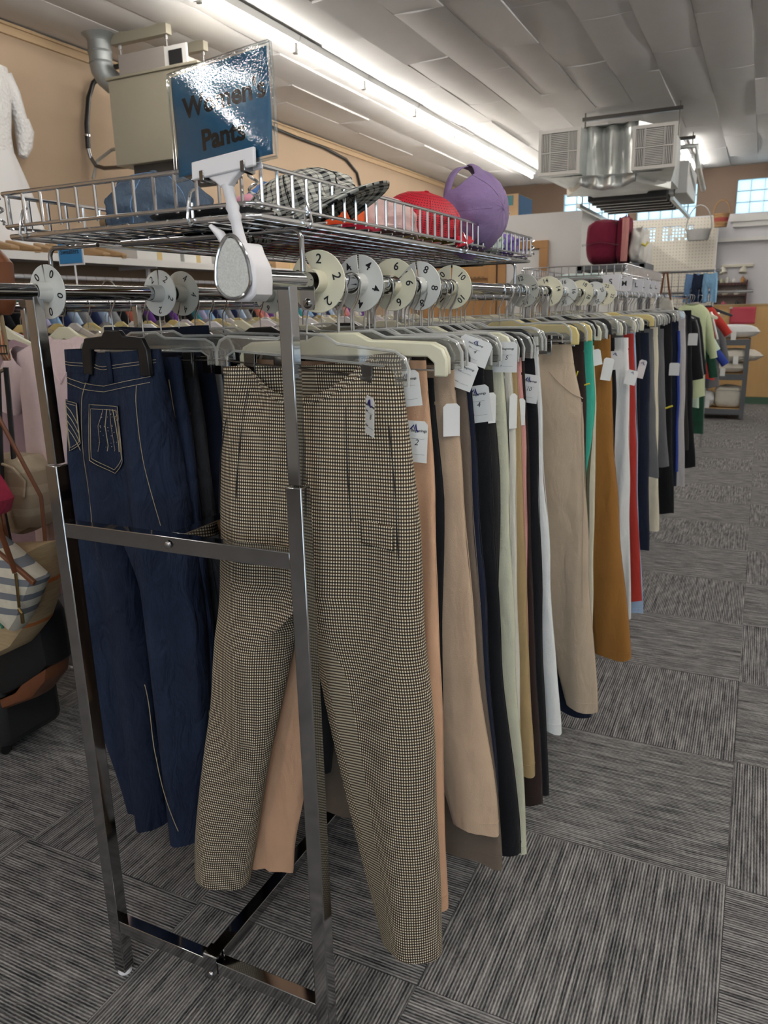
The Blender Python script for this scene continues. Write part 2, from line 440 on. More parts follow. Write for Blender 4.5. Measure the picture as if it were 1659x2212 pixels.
for (a, b, z0, z1) in [(w[0], w[1], WZ0, WZ1) for w in wins] + [LW]:
    wn += 1
    nx = round((b - a) / .20); nz = max(1, round((z1 - z0) / .165))
    bw, bh = (b - a) / nx, (z1 - z0) / nz
    mb = MB()
    for i in range(nx + 1): mb.box(a + i * bw - .004, a + i * bw + .004, Y1 + .02, Y1 + .11, z0, z1)
    for k in range(nz + 1): mb.box(a, b, Y1 + .021, Y1 + .109, z0 + k * bh - .004, z0 + k * bh + .004)
    w = struct('window_%d' % wn, mb, MORTAR)
    g0 = None
    for i in range(nx):
        for k in range(nz):
            if g0 is None:
                g0 = put('glass_block', MB().box(-bw / 2 + .005, bw / 2 - .005, -.04, .04, -bh / 2 + .005, bh / 2 - .005), GBLOCK, w, world=False, bevel=.012); o = g0
            else:
                o = instance('glass_block', g0, w)
                md = o.modifiers.new('bevel', 'BEVEL'); md.width = .012; md.segments = 2
            o.location = (a + (i + .5) * bw, Y1 + .065, z0 + (k + .5) * bh)
struct('trim_2', MB().box(-0.60, X1, Y1 - .10, Y1, 2.70, 2.80).box(-0.56, X1, Y1 - .07, Y1, 2.62, 2.70), WHITEW)
struct('trim_3', MB().box(-0.78, X1, Y1 - .12, Y1, 2.40, 2.46), WHITEW)
# pegboard with punched holes in front of the low window
def pegboard():
    root = thing('pegboard', 'tall cream pegboard screen with rows of punched holes below the glass block windows', 'pegboard', (-1.4, Y1 - .2, 0))
    m, nt, out = new_mat('pegboard_cream')
    b = N(nt, 'ShaderNodeBsdfPrincipled'); nt.links.new(b.outputs[0], out.inputs[0]); b.inputs['Roughness'].default_value = .6
    tc = N(nt, 'ShaderNodeTexCoord'); sp = N(nt, 'ShaderNodeSeparateXYZ'); nt.links.new(tc.outputs['Object'], sp.inputs[0])
    P = 0.05
    def cell(s): return math_n(nt, 'SUBTRACT', math_n(nt, 'FRACT', math_n(nt, 'ADD', math_n(nt, 'DIVIDE', s, P), 100.0)), 0.5)
    dx, dz = cell(sp.outputs[0]), cell(sp.outputs[2])
    d = math_n(nt, 'ADD', math_n(nt, 'MULTIPLY', dx, dx), math_n(nt, 'MULTIPLY', dz, dz))
    f = math_n(nt, 'LESS_THAN', d, .028)
    nt.links.new(rgbmix(nt, f, (0.66, 0.62, 0.54), (0.36, 0.32, 0.27)), b.inputs['Base Color'])
    x0, x1, z0, z1 = -2.12, -0.78, 0.0, 2.79; y = Y1 - .2
    h0, h1 = 2.45, 2.70
    mb = MB()
    mb.box(x0, x1, y - .004, y + .004, z0, h0); mb.box(x0, x1, y - .004, y + .004, h1, z1)
    mb.box(x1 - .34, x1, y - .004, y + .004, h0, h1)
    # perforated band
    nx = int((x1 - .34 - x0) / P); pz = 5; pw = (x1 - .34 - x0) / nx; ph = (h1 - h0) / pz
    for i in range(nx):
        for k in range(pz):
            cx, cz = x0 + (i + .5) * pw, h0 + (k + .5) * ph
            solid = (8 <= i <= 9) or rnd.random() < .06
            if solid: mb.box(cx - pw / 2, cx + pw / 2, y - .004, y + .004, cz - ph / 2, cz + ph / 2); continue
            ring = []
            for q in range(8):
                an = PI / 8 + q * PI / 4; ring.append((cx + .0165 * math.cos(an), y, cz + .0165 * math.sin(an)))
            sq = [(cx + pw / 2, y, cz), (cx + pw / 2, y, cz + ph / 2), (cx, y, cz + ph / 2), (cx - pw / 2, y, cz + ph / 2), (cx - pw / 2, y, cz), (cx - pw / 2, y, cz - ph / 2), (cx, y, cz - ph / 2), (cx + pw / 2, y, cz - ph / 2)]
            fs = [(8 + q, 8 + (q + 1) % 8, (q + 1) % 8, q) for q in range(8)]
            mb.add(ring + sq, [(f[0], f[1], f[2], f[3]) for f in fs])
    put('board', mb, m, root, smooth=False)
    put('frame', MB().box(x0 - .03, x0, y - .02, y + .02, 0, z1).box(x1, x1 + .02, y - .02, y + .02, 0, z1), WHITEW, root)
pegboard()

# white partition (a small room built into the shop) with oak door frames
PY, PX, PZ = 8.4, -1.755, 2.40
part = struct('wall_partition', MB().box(-4.0, PX, PY, PY + .12, 0, PZ).box(-4.0, -3.88, PY + .12, Y1, 0, PZ).box(PX - .12, PX, PY + .12, Y1, 0, PZ), WHITEW)
def door(n, x0, x1, z1, panel):
    d = struct('door_%d' % n, MB().box(x0 + .02, x1 - .02, PY - .03, PY, 0.01, z1 - .02), panel, bevel=.003)
    put('door_frame', MB().box(x0 - .07, x0 + .02, PY - .045, PY, 0, z1).box(x1 - .02, x1 + .07, PY - .045, PY, 0, z1).box(x0 - .07, x1 + .07, PY - .045, PY, z1, z1 + .08), OAK, d, bevel=.004)
    put('door_handle', MB().tube([(x1 - .1, PY - .03, 1.0), (x1 - .1, PY - .09, 1.0)], .025, 10), STEEL, d)
    return d
door(1, -2.56, -2.16, 2.05, WHITEW)
d2 = door(2, -3.60, -2.72, 2.05, OAK)

# wooden half-height screen at the far end, with its green base strip
mb = MB().box(-0.665, 2.2, 12.50, 12.56, 0.10, 1.41)
wp = thing('wood_screen', 'half height plywood counter screen with a green base strip', 'screen', (0.7, 12.5, 0))
put('panel', mb, PLY, wp, bevel=.003)
put('base_strip', MB().box(-0.665, 2.2, 12.488, 12.57, 0, .10), GREENT, wp)
put('cap_rail', MB().box(-0.68, 2.22, 12.485, 12.575, 1.41, 1.425), mat('counter_cap', (.5, .36, .2), .5), wp)

# ------------------------------------------------------------------ fluorescent strip lights
TUBE = mat('lit_tube', (0.9, 0.9, 0.9), .4, emit=((1.0, 0.955, 0.89), TUBE_POWER))
HOUS = mat('light_housing', (0.80, 0.80, 0.78), .4)
def make_light():
    r = thing('strip_light', 'white strip light with one bare lit fluorescent tube', 'ceiling light', (0, 0, ZC))
    L = 1.17
    put('housing', MB().prism([(-.065, -.01), (-.05, -.055), (.05, -.055), (.065, -.01)], AX((1, 0, 0), (0, 0, 1), (0, -1, 0), (0, 0, 0)), L), HOUS, r, world=False)
    put('tube', MB().cyl((0, -L / 2 + .03, -.095), (0, L / 2 - .03, -.095), .019, 12), TUBE, r, world=False)
    for s in (-1, 1):
        put('socket', MB().box(-.02, .02, s * (L / 2 - .015) - .013, s * (L / 2 - .015) + .013, -.125, -.05), HOUS, r, world=False, bevel=.006)
    return r
lt = make_light(); first = True
for (x, ys, lab, grp) in [(-3.50, [12.88 - .6 - 1.182 * k for k in range(13) if k not in (8, 9, 10)], 'lit bare fluorescent tube in the long row beside the tan wall', 'row of strip lights beside the tan wall'),
                     (-1.18, [12.0, 13.2], 'lit bare fluorescent tube behind the hanging metal duct', 'strip lights behind the duct'),
                     (1.15, [11.0 - 1.182 * k for k in range(12)], 'added unseen fluorescent tube over the open carpet aisle', 'added unseen strip lights over the open aisle'),  # row added out of view, placed for its light on the carpet
                     (-0.35, [-1.2 - 1.182 * k for k in range(2)], 'added unseen fluorescent tube that lights the front of the pants rack', 'added unseen strip lights behind the camera')]:  # tubes added behind the camera to brighten surfaces facing it
    for y in ys:
        o = lt if first else dup(lt); first = False
        o['label'] = lab; o['group'] = grp; o.location = (x, y, ZC)

# ================================================================== RACKS
XR, XL, ZR, RR = -0.65, -1.19, 1.507, 0.0142
def sq_tube(mb, x, y, z0, z1, w): mb.box(x - w / 2, x + w / 2, y - w / 2, y + w / 2, z0, z1)
def make_rack(label, y0, y1, ya, yb, xl=XL, xr=XR, detail=True):
    r = thing('clothing_rack', label, 'clothing rack', ((xl + xr) / 2, (y0 + y1) / 2, 0), group=None)
    xm = (xl + xr) / 2
    for x in (xl, xr):
        for y in (y0, y1):
            mb = MB(); sq_tube(mb, x, y, .012, 1.19, .030)
            p = put('post_sleeve', mb, CHROME, r, bevel=.002)
            mb = MB(); sq_tube(mb, x, y, 1.192, ZR - .006, .023); put('post', mb, CHROME, r, bevel=.002)
            put('foot', MB().lathe([(.0, 0), (.014, 0), (.016, .004), (.012, .012), (0, .012)], 14, TR(x, y, 0)), WHITEP, r)
        ro = put('rail', MB().tube([(x, ya, ZR), (x, yb, ZR)], RR, 24), CHROME, r)
        if y0 < 1.1: put('rail_clamp', MB().prism([(-.010, -.040), (.010, -.040), (.013, -.030), (.013, .0), (-.013, .0), (-.013, -.030)], TR(x + .0, y0 + .058, ZR - .004) @ RZ(0.0) @ FACE, .003).lathe([(0, .006), (.005, .005), (.008, .001), (.008, 0)], 12, AX((1, 0, 0), (0, 0, 1), (0, -1, 0), (x, y0 + .0565, ZR - .034))), CHROME, ro)
        put('end_cap', MB().cyl((x, ya - .004, ZR), (x, ya, ZR), RR + .001, 20), DARKSTEEL, ro)
    for y in (y0, y1):
        for z in (1.0635, .1385):
            put('cross_bar', MB().box(xl + .015, xr - .015, y - .013, y + .013, z - .015, z + .015), CHROME, r, bevel=.0015)
    for z in (1.0645, .150):
        put('stretcher', MB().box(xm - .015, xm + .015, y0 + .0135, y1 - .0135, z - .014, z + .014), CHROME, r, bevel=.0015)
        for y, s in ((y0, -1), (y1, 1)):
            b = put('saddle_bracket', MB().box(xm - .017, xm + .017, y + s * .0135, y + s * .0155, z - .045, z + .016).box(xm - .017, xm + .017, y - .0135, y + .0135, z + .0165, z + .018), CHROME, r) if z < .5 else None
            put('screw', MB().lathe([(0, .005), (.004, .0048), (.0065, .003), (.0075, 0)], 12, AX((1, 0, 0), (0, 0, s), (0, s, 0), (xm, y + s * .0155, z - .03 if z < .5 else z))), CHROME, b or r)
    return r
make_rack('chrome two-rail clothing rack whose open end posts and crossbars face the aisle', 1.02, 2.38, 0.905, 2.46)
make_rack('chrome two-rail clothing rack in the middle of the row between two basketed racks', 2.595, 4.0, 2.465, 4.12)
make_rack('chrome two-rail clothing rack under the nearly empty wire basket', 4.275, 5.69, 4.125, 5.86)

def make_basket(label, x0, x1, y0, y1, fine=True):
    zb, zt = 1.600, 1.658
    r = thing('wire_basket', label, 'wire basket', ((x0 + x1) / 2, (y0 + y1) / 2, zb))
    def loop(z, name, rad, ins=0.0):
        c = .012; a, b, d, e = x0 + ins, x1 - ins, y0 + ins, y1 - ins
        pts = [(a + c, d, z), (b - c, d, z), (b, d + c, z), (b, e - c, z), (b - c, e, z), (a + c, e, z), (a, e - c, z), (a, d + c, z)]
        return put(name, MB().tube(pts, rad, 8, closed=True), CHROME2, r)
    loop(zt, 'rim', .0034); loop(zb + .008, 'lower_rim', .0030); loop(zb - .008, 'base_frame', .0042, .004)
    up = put('upright_wire', MB().tube([(0, .002, .004), (0, 0, .01), (0, 0, zt - zb + .001)], .0027, 6), CHROME2, r, world=False)
    lx = x1 - x0; ly = y1 - y0; nx = round(lx / .0375); ny = round(ly / .040)
    cxm, cym = (x0 + x1) / 2, (y0 + y1) / 2; k = 0
    spots = [(x0 + lx * (i + .5) / nx, y0, 0) for i in range(nx)] + [(x0 + lx * (i + .5) / nx, y1, PI) for i in range(nx)]
    spots += [(x1, y0 + ly * (i + .5) / ny, PI / 2) for i in range(ny)] + [(x0, y0 + ly * (i + .5) / ny, -PI / 2) for i in range(ny)]
    for (x, y, a) in spots:
        o = up if k == 0 else instance('upright_wire', up, r); k += 1
        o.location = (x - cxm, y - cym, 0); o.rotation_euler = (0, 0, a)
    # base mesh
    lw = put('long_wire', MB().tube([(0, -ly / 2, 0), (0, ly / 2, 0)], .0021, 6), CHROME2, r, world=False)
    m = round(lx / .040)
    for i in range(1, m):
        o = lw if i == 1 else instance('long_wire', lw, r); o.location = (-lx / 2 + lx * i / m, 0, -.006)
    cw = put('short_wire', MB().tube([(-lx / 2, 0, 0), (lx / 2, 0, 0)], .0021, 6), CHROME2, r, world=False)
    m = round(ly / .050)
    for i in range(1, m):
        o = cw if i == 1 else instance('short_wire', cw, r); o.location = (0, -ly / 2 + ly * i / m, -.0015)
    # tubes and L brackets that plug into them and stand on the rails
    for yb in (y0 + .128, y1 - .16):
        t = put('socket_tube', MB().tube([(x0 + .14, yb, zb - .0165), (x1 - .10, yb, zb - .0165)], .0068, 12), CHROME, r)
        for x, s in ((XL, 1), (XR, -1)):
            pts = [(x, yb, ZR + RR), (x, yb, zb - .03), (x + s * .004, yb, zb - .021), (x + s * .013, yb, zb - .0165), (x + s * .12, yb, zb - .0165)]
            put('bracket', MB().tube(pts, .0042, 10), CHROME, r)
    # spring hooks clipped over the sides
    hk = put('clip_hook', MB().tube([(0, .012, .035), (0, .003, .03), (0, -.004, .012), (0, -.008, -.006), (0, -.003, -.015), (0, .004, -.012), (0, .004, .016)], .0023, 6), CHROME2, r, world=False)
    sp = [(x0 + lx * .1, y0, 0), (x0 + lx * .78, y0, 0), (x1, y0 + .14, PI / 2), (x1, y0 + .85, PI / 2)]
    for i, (x, y, a) in enumerate(sp):
        o = hk if i == 0 else instance('clip_hook', hk, r)
        o.location = (x - cxm, y - cym, 0); o.rotation_euler = (0, 0, a)
    for (x, y) in ((x1, y0), (x0, y0), (x1, y1)):
        put('corner_hinge', MB().tube([(x + .006 * math.cos(q), y + .006 * math.sin(q), zb + .012 + .04 * q / (4 * PI)) for q in [i * PI / 4 for i in range(17)]], .0022, 6), CHROME2, r)
    return r
make_basket('chrome wire basket full of caps on top of the rack facing the aisle', -1.150, -0.645, 0.940, 2.390)
make_basket('nearly empty chrome wire basket beyond the numbered dividers', -1.180, -0.645, 4.19, 5.75)

# ------------------------------------------------------------------ sign on a clamp stem
SIGNB = mat('sign_blue_card', (0.035, 0.30, 0.56), .5)
def acrylic():
    m, nt, out = new_mat('acrylic_cover')
    tr = N(nt, 'ShaderNodeBsdfTransparent'); tr.inputs[0].default_value = (.97, .98, .98, 1)
    gl = N(nt, 'ShaderNodeBsdfGlossy'); gl.inputs['Roughness'].default_value = .035
    fr = N(nt, 'ShaderNodeFresnel'); fr.inputs[0].default_value = 1.95
    tc = N(nt, 'ShaderNodeTexCoord'); n = N(nt, 'ShaderNodeTexNoise'); n.inputs['Scale'].default_value = 320; n.inputs['Detail'].default_value = 2
    nt.links.new(tc.outputs['Object'], n.inputs['Vector'])
    bp = N(nt, 'ShaderNodeBump'); bp.inputs['Strength'].default_value = .10; bp.inputs['Distance'].default_value = .001
    nt.links.new(n.outputs[0], bp.inputs['Height']); nt.links.new(bp.outputs[0], gl.inputs['Normal'])
    mx = N(nt, 'ShaderNodeMixShader'); nt.links.new(fr.outputs[0], mx.inputs[0]); nt.links.new(tr.outputs[0], mx.inputs[1]); nt.links.new(gl.outputs[0], mx.inputs[2])
    nt.links.new(mx.outputs[0], out.inputs[0])
    return m
ACRYL = acrylic()
def sign():
    SW, SH = 0.180, 0.141
    # frame of the sign: origin at sign centre
    Ms = TR(-0.682, 0.928, 1.7195) @ RZ(math.radians(-4)) @ RX(math.radians(-5)) @ RY(math.radians(-4.2))
    r = thing('sign_card', "blue card reading Women's Pants in a clear acrylic sleeve above the wire basket", 'sign', (-0.682, 0.921, 1.645))
    def curve(u, v): return -0.0045 * math.sin(u * PI) * (0.6 + 0.8 * v) + .0022 * math.sin(2 * PI * (u * .8 + v * .9))
    def P(u, v, off, sx=1.0, sz=1.0):
        return Ms @ Vector(((u - .5) * SW * sx, curve(u, v) * .5 + off, (v - .5) * SH * sz))
    mb = MB(); mb.grid(lambda u, v: P(u, v, 0, .93, .93), 24, 20); put('card', mb, SIGNB, r, solid=.0006)
    for off, nm in ((-.0016, 'front_sheet'), (.0016, 'back_sheet')):
        mb = MB(); mb.grid(lambda u, v: P(u, v, off), 36, 30); put(nm, mb, ACRYL, r)
    mb = MB()
    ring = [P(t, 0, 0) for t in [i / 20 for i in range(21)]] + [P(1, i / 16, 0) for i in range(1, 17)] + [P(1 - i / 20, 1, 0) for i in range(1, 21)] + [P(0, 1 - i / 16, 0) for i in range(1, 16)]
    mb.tube(ring, .0021, 6, closed=True); put('edge', mb, clear_mat('acrylic_edge', (.9, .93, .93), .6), r)
    SIGNK = mat('sign_lettering', (.018, .02, .024), .5)
    for body, du, dv, sz in (("Women's", .04, .13, .036), ('Pants', .02, -.20, .036)):
        o = put_text('lettering', body, sz, SIGNK, r, Matrix.Identity(4), bold=.035, extr=.0001)
        me = o.data; W = world_of(r).inverted()
        for vv in me.vertices:
            u = .5 + du + vv.co.x / SW; v = .5 + dv + vv.co.y / SH
            vv.co = W @ P(u, v, -.0008 - vv.co.z)
    # holder
    h = thing('sign_holder', 'white plastic sign clamp with a ribbed stem gripping the end of the chrome rail', 'sign holder', (-0.66, 0.92, ZR))
    Mj = Ms @ TR(.006, -.004, -SH / 2 + .004)
    put('jaw', MB().prism([(-.055, -.012), (.055, -.012), (.056, .012), (-.054, .012)], Mj @ TR(0, -.006, 0) @ FACE, .006).prism([(-.055, -.012), (.055, -.012), (.052, .004), (-.052, .004)], Mj @ TR(0, .009, 0) @ FACE, .005), WHITEP, h, bevel=.002)
    put('jaw_web', MB().prism([(-.030, -.011), (-.016, -.020), (-.008, -.028), (.008, -.028), (.016, -.020), (.030, -.011)], Mj @ FACE, .012), WHITEP, h, bevel=.002)
    for s in (-.036, .036):
        put('spring_clip', MB().box(s - .004, s + .004, -.0105, .012, -.016, -.002, Mj), CHROME, h, bevel=.001)
    top = Mj @ Vector((0, 0, -.024)); base = Vector((-0.657, .921, ZR + .040))
    pts = [top.lerp(base, i / 14) for i in range(15)]
    rs = [.0085, .0082, .008, .0078, .0076, .0098, .0078, .0098, .0076, .0076, .0078, .008, .0085, .009, .011]
    put('stem', MB().tube(pts, rs, 12), WHITEP, h, angle=60)
    # C clamp body around the rail with its lever
    out = []
    for i in range(25):
        q = math.radians(-60 + i * 300 / 24 - 90 + 0); out.append((0.0255 * math.cos(q), 0.0255 * math.sin(q)))
    body = [(-.012, .046), (.012, .046), (.016, .034), (.0255, .016), (.027, -.004), (.025, -.022), (.014, -.031), (-.010, -.031), (-.022, -.022), (-.0255, -.004), (-.022, .018), (-.016, .034)]
    put('clamp', MB().prism(body, TR(XR, .921, ZR) @ FACE, .046), WHITEP, h, bevel=.004)
    put('lever', MB().tube([(XR - .018, .921, ZR + .020), (XR - .026, .918, ZR + .040), (XR - .037, .914, ZR + .060), (XR - .050, .910, ZR + .072)], [.008, .0095, .009, .004], 10, flat=.6), WHITEP, h, angle=60)
    face = []
    for i in range(40):
        q = 2 * PI * i / 40
        rr = .026 if math.sin(q) < .2 else .026 + .031 * ((math.sin(q) - .2) / .8) ** 1.3
        w = 1.0 if math.sin(q) < .2 else 1 - .50 * ((math.sin(q) - .2) / .8)
        face.append((rr * math.cos(q) * w, rr * math.sin(q)))
    SPK = mat('speckled_grip', (.60, .60, .57), .45, .25, .35, 420)
    fo = put('grip_pad', MB().prism([(x * .93, y * .93) for x, y in face], TR(XR - .005, .8935, ZR - .001) @ RZ(math.radians(10)) @ FACE, .005), SPK, h, bevel=.001)
    put('grip_rim', MB().tube([(TR(XR - .005, .8935, ZR - .001) @ RZ(math.radians(10)) @ FACE) @ Vector((x, y, .001)) for x, y in face], .0026, 8, closed=True), CHROME, fo)
sign()

# ------------------------------------------------------------------ size dividers
def divider(x, y, txt, m, rot, label, grp='size dividers on the chrome rails', hand=False, n=5, size=.024, ty=0.0, R=.0475, zoff=0.0, detail=True):
    r = thing('size_divider', label, 'size divider', (x, y, ZR + zoff), (rnd.uniform(-.04, .04) + ty, 0, rnd.uniform(-.10, .10)), group=grp)
    a0 = math.radians(rot); d = .055; k = 40; ri = RR + .003
    mb = MB(); vs = []; fs = []
    for i in range(k + 1):
        q = a0 + d + (2 * PI - 2 * d) * i / k
        for (rr, yy) in ((ri, -.001), (R, -.001), (R, .001), (ri, .001)):
            vs.append((rr * math.cos(q), yy, rr * math.sin(q)))
    for i in range(k):
        for j in range(4): fs.append((4 * i + j, 4 * i + (j + 1) % 4, 4 * (i + 1) + (j + 1) % 4, 4 * (i + 1) + j))
    fs += [(3, 2, 1, 0), (4 * k, 4 * k + 1, 4 * k + 2, 4 * k + 3)]
    mb.add(vs, fs); put('disc', mb, m, r, world=False, angle=30)
    mb = MB(); vs = []; fs = []
    ro = RR + .0045
    for i in range(25):
        q = a0 + .5 + (2 * PI - 1.0) * i / 24
        for (rr, yy) in ((ri, -.030), (ro, -.030), (ro, 0), (ri, 0)): vs.append((rr * math.cos(q), yy, rr * math.sin(q)))
    for i in range(24):
        for j in range(4): fs.append((4 * i + j, 4 * i + (j + 1) % 4, 4 * (i + 1) + (j + 1) % 4, 4 * (i + 1) + j))
    fs += [(3, 2, 1, 0), (96, 97, 98, 99)]
    mb.add(vs, fs); put('collar', mb, m, r, world=False, angle=30)
    put('rim', MB().tube([(R * math.cos(a0 + d + (2 * PI - 2 * d) * i / 36), 0, R * math.sin(a0 + d + (2 * PI - 2 * d) * i / 36)) for i in range(37)], .0014, 6), m, r, world=False)
    if detail:
        for i in range(n):
            q = a0 + 2 * PI * (i + .5) / n
            M = TR(.0345 * math.cos(q), -.0013, .0345 * math.sin(q)) @ FACE @ RZ(q - PI / 2)
            put_text('numeral', txt, size, INK, r, M, bold=(.0 if hand else .012), shear=(.25 if hand else 0))
    return r
DV = [(XR, 1.112, '2', DISCC, 120, 'cream divider disc marked 2 beside the sign clamp'),
      (XR, 1.258, '4', DISCW, 92, 'white divider disc marked 4 on the rail of beige and black pants'),
      (XR, 1.398, '6', DISCC, 40, 'cream divider disc marked with underlined 6'),
      (XR, 1.530, '8', DISCW, 100, 'white divider disc marked 8 between the 6 and 10 dividers'),
      (XR, 1.716, '10', DISCC, 88, 'cream divider disc marked 10 in front of a bare length of rail'),
      (XR, 2.319, '12', DISCG, -30, 'grey divider disc marked 12 under the basket bracket'),
      (XR, 2.62, '14', DISCC, 150, 'cream divider disc marked 14 after the grey 12 disc'),
      (XR, 2.86, '16', DISCW, -40, 'white divider disc marked 16'),
      (XR, 3.14, '18', DISCC, 200, 'cream divider disc marked 18'),
      (XR, 3.42, '20', DISCW, 160, 'white divider disc marked 20 behind the 18 divider'),
      (XR, 3.66, '22', DISCC, 120, 'cream divider disc marked 22, last of the numbered pants dividers'),
      (XL, 1.052, '0', DISCW, 96, 'white divider disc marked 0 above the rack post by the handbags'),
      (XL, 1.352, '2', DISCW, 92, 'white divider disc with handwritten 2 on the jeans rail'),
      (XL, 1.425, '4', DISCG, 250, 'grey divider disc marked 4 right behind the handwritten 2'),
      (XL, 1.780, '6', DISCG, 220, 'tan grey divider disc marked 6 on the jeans rail'),
      (XL, 3.05, '16', DISCC, 150, 'cream divider disc marked 16 on the jeans rail')]
for (x, y, t, m, a, lab) in DV:
    divider(x, y, t, m, a, lab, hand=(lab.find('handwritten') >= 0), n=5 if len(t) == 1 else 4, size=.021 if len(t) == 1 else .019)

# ------------------------------------------------------------------ hangers
def hanger_proto(kind, bm, half=.190, name='clip_hanger'):
    r = thing(name, 'proto', 'hanger', (0, 0, 0))
    hook = [(-.0185 * math.cos(q), 0, .0035 + .0185 * math.sin(q)) for q in [math.radians(-25 + i * 20) for i in range(11)]]
    hook += [(.0165, 0, -.010), (.010, 0, -.026), (.001, 0, -.040), (0, 0, -.055), (0, 0, -.088)]
    put('hook', MB().tube(hook, .0017, 8), STEEL, r, world=False)
    h = half
    outer = [(-h - .004, -.145), (-h - .004, -.118), (-h + .004, -.101), (-h + .022, -.092), (-.06, -.088), (-.035, -.076), (.035, -.076), (.06, -.088), (h - .022, -.092), (h - .004, -.101), (h + .004, -.118), (h + .004, -.145)]
    if kind == 'solid':
        inner = [(h - .018, -.145), (h - .018, -.124), (h - .030, -.114), (-h + .030, -.114), (-h + .018, -.124), (-h + .018, -.145)]
        th = .010
    elif kind == 'pinch':
        inner = [(h - .022, -.172), (h - .025, -.118), (-h + .025, -.118), (-h + .022, -.172)]
        outer = [(-h - .004, -.172), (-h - .002, -.118), (-h + .01, -.094), (-.03, -.090), (-.02, -.078), (.02, -.078), (.03, -.090), (h - .01, -.094), (h + .002, -.118), (h + .004, -.172)]
        th = .013
    else:
        inner = [(h - .020, -.145), (h - .020, -.126), (h - .036, -.116), (-h + .036, -.116), (-h + .020, -.126), (-h + .020, -.145)]
        th = .009
    o = put('body', MB().prism(outer + inner, FACE, th), bm, r, world=False, bevel=.0025)
    if kind == 'clear':
        put('edge_rib', MB().tube([(x, 0, z) for x, z in outer], .0028, 6), CLEARE, r, world=False)
        put('lower_rib', MB().tube([(x, 0, z) for x, z in inner], .0022, 6), CLEARE, r, world=False)
    if kind != 'pinch':
        put('clip_bar', MB().tube([(-h, 0, -.135), (h, 0, -.135)], .0016, 6), DARKSTEEL if kind == 'clear' else STEEL, r, world=False)
        for s in (-1, 1):
            c = put('clip', MB().prism([(-.011, -.172), (.011, -.172), (.012, -.118), (-.012, -.118)], TR(s * .118, -.0095, 0) @ RX(math.radians(3)) @ FACE, .0022).prism([(-.011, -.172), (.011, -.172), (.012, -.118), (-.012, -.118)], TR(s * .118, .0095, 0) @ RX(math.radians(-3)) @ FACE, .0022).tube([(s * .118 - .011, 0, -.138), (s * .118 + .011, 0, -.138)], .006, 8), DARKSTEEL if kind == 'clear' else STEEL, r, world=False, bevel=.0006)
    return r
HPROTO = {}
def hanger(kind, x, y, label, rz=0.0, ry=0.0, group='clip hangers on the chrome rails', z=ZR):
    spec = {'clear': ('clear', CLEARP, .190), 'cream': ('solid', CREAMP, .195), 'yellow': ('solid', YELLOWP, .200), 'black': ('solid', BLACKP, .185), 'pinch': ('pinch', BLACKP, .090), 'blackpinch': ('pinch', BLACKP, .150)}[kind]
    if kind not in HPROTO:
        HPROTO[kind] = hanger_proto(*spec); o = HPROTO[kind]
    else: o = dup(HPROTO[kind])
    o['label'] = label; o['group'] = group
    o.location = (x, y, z + RR - .0205); o.rotation_euler = (0, ry, rz)
    return o

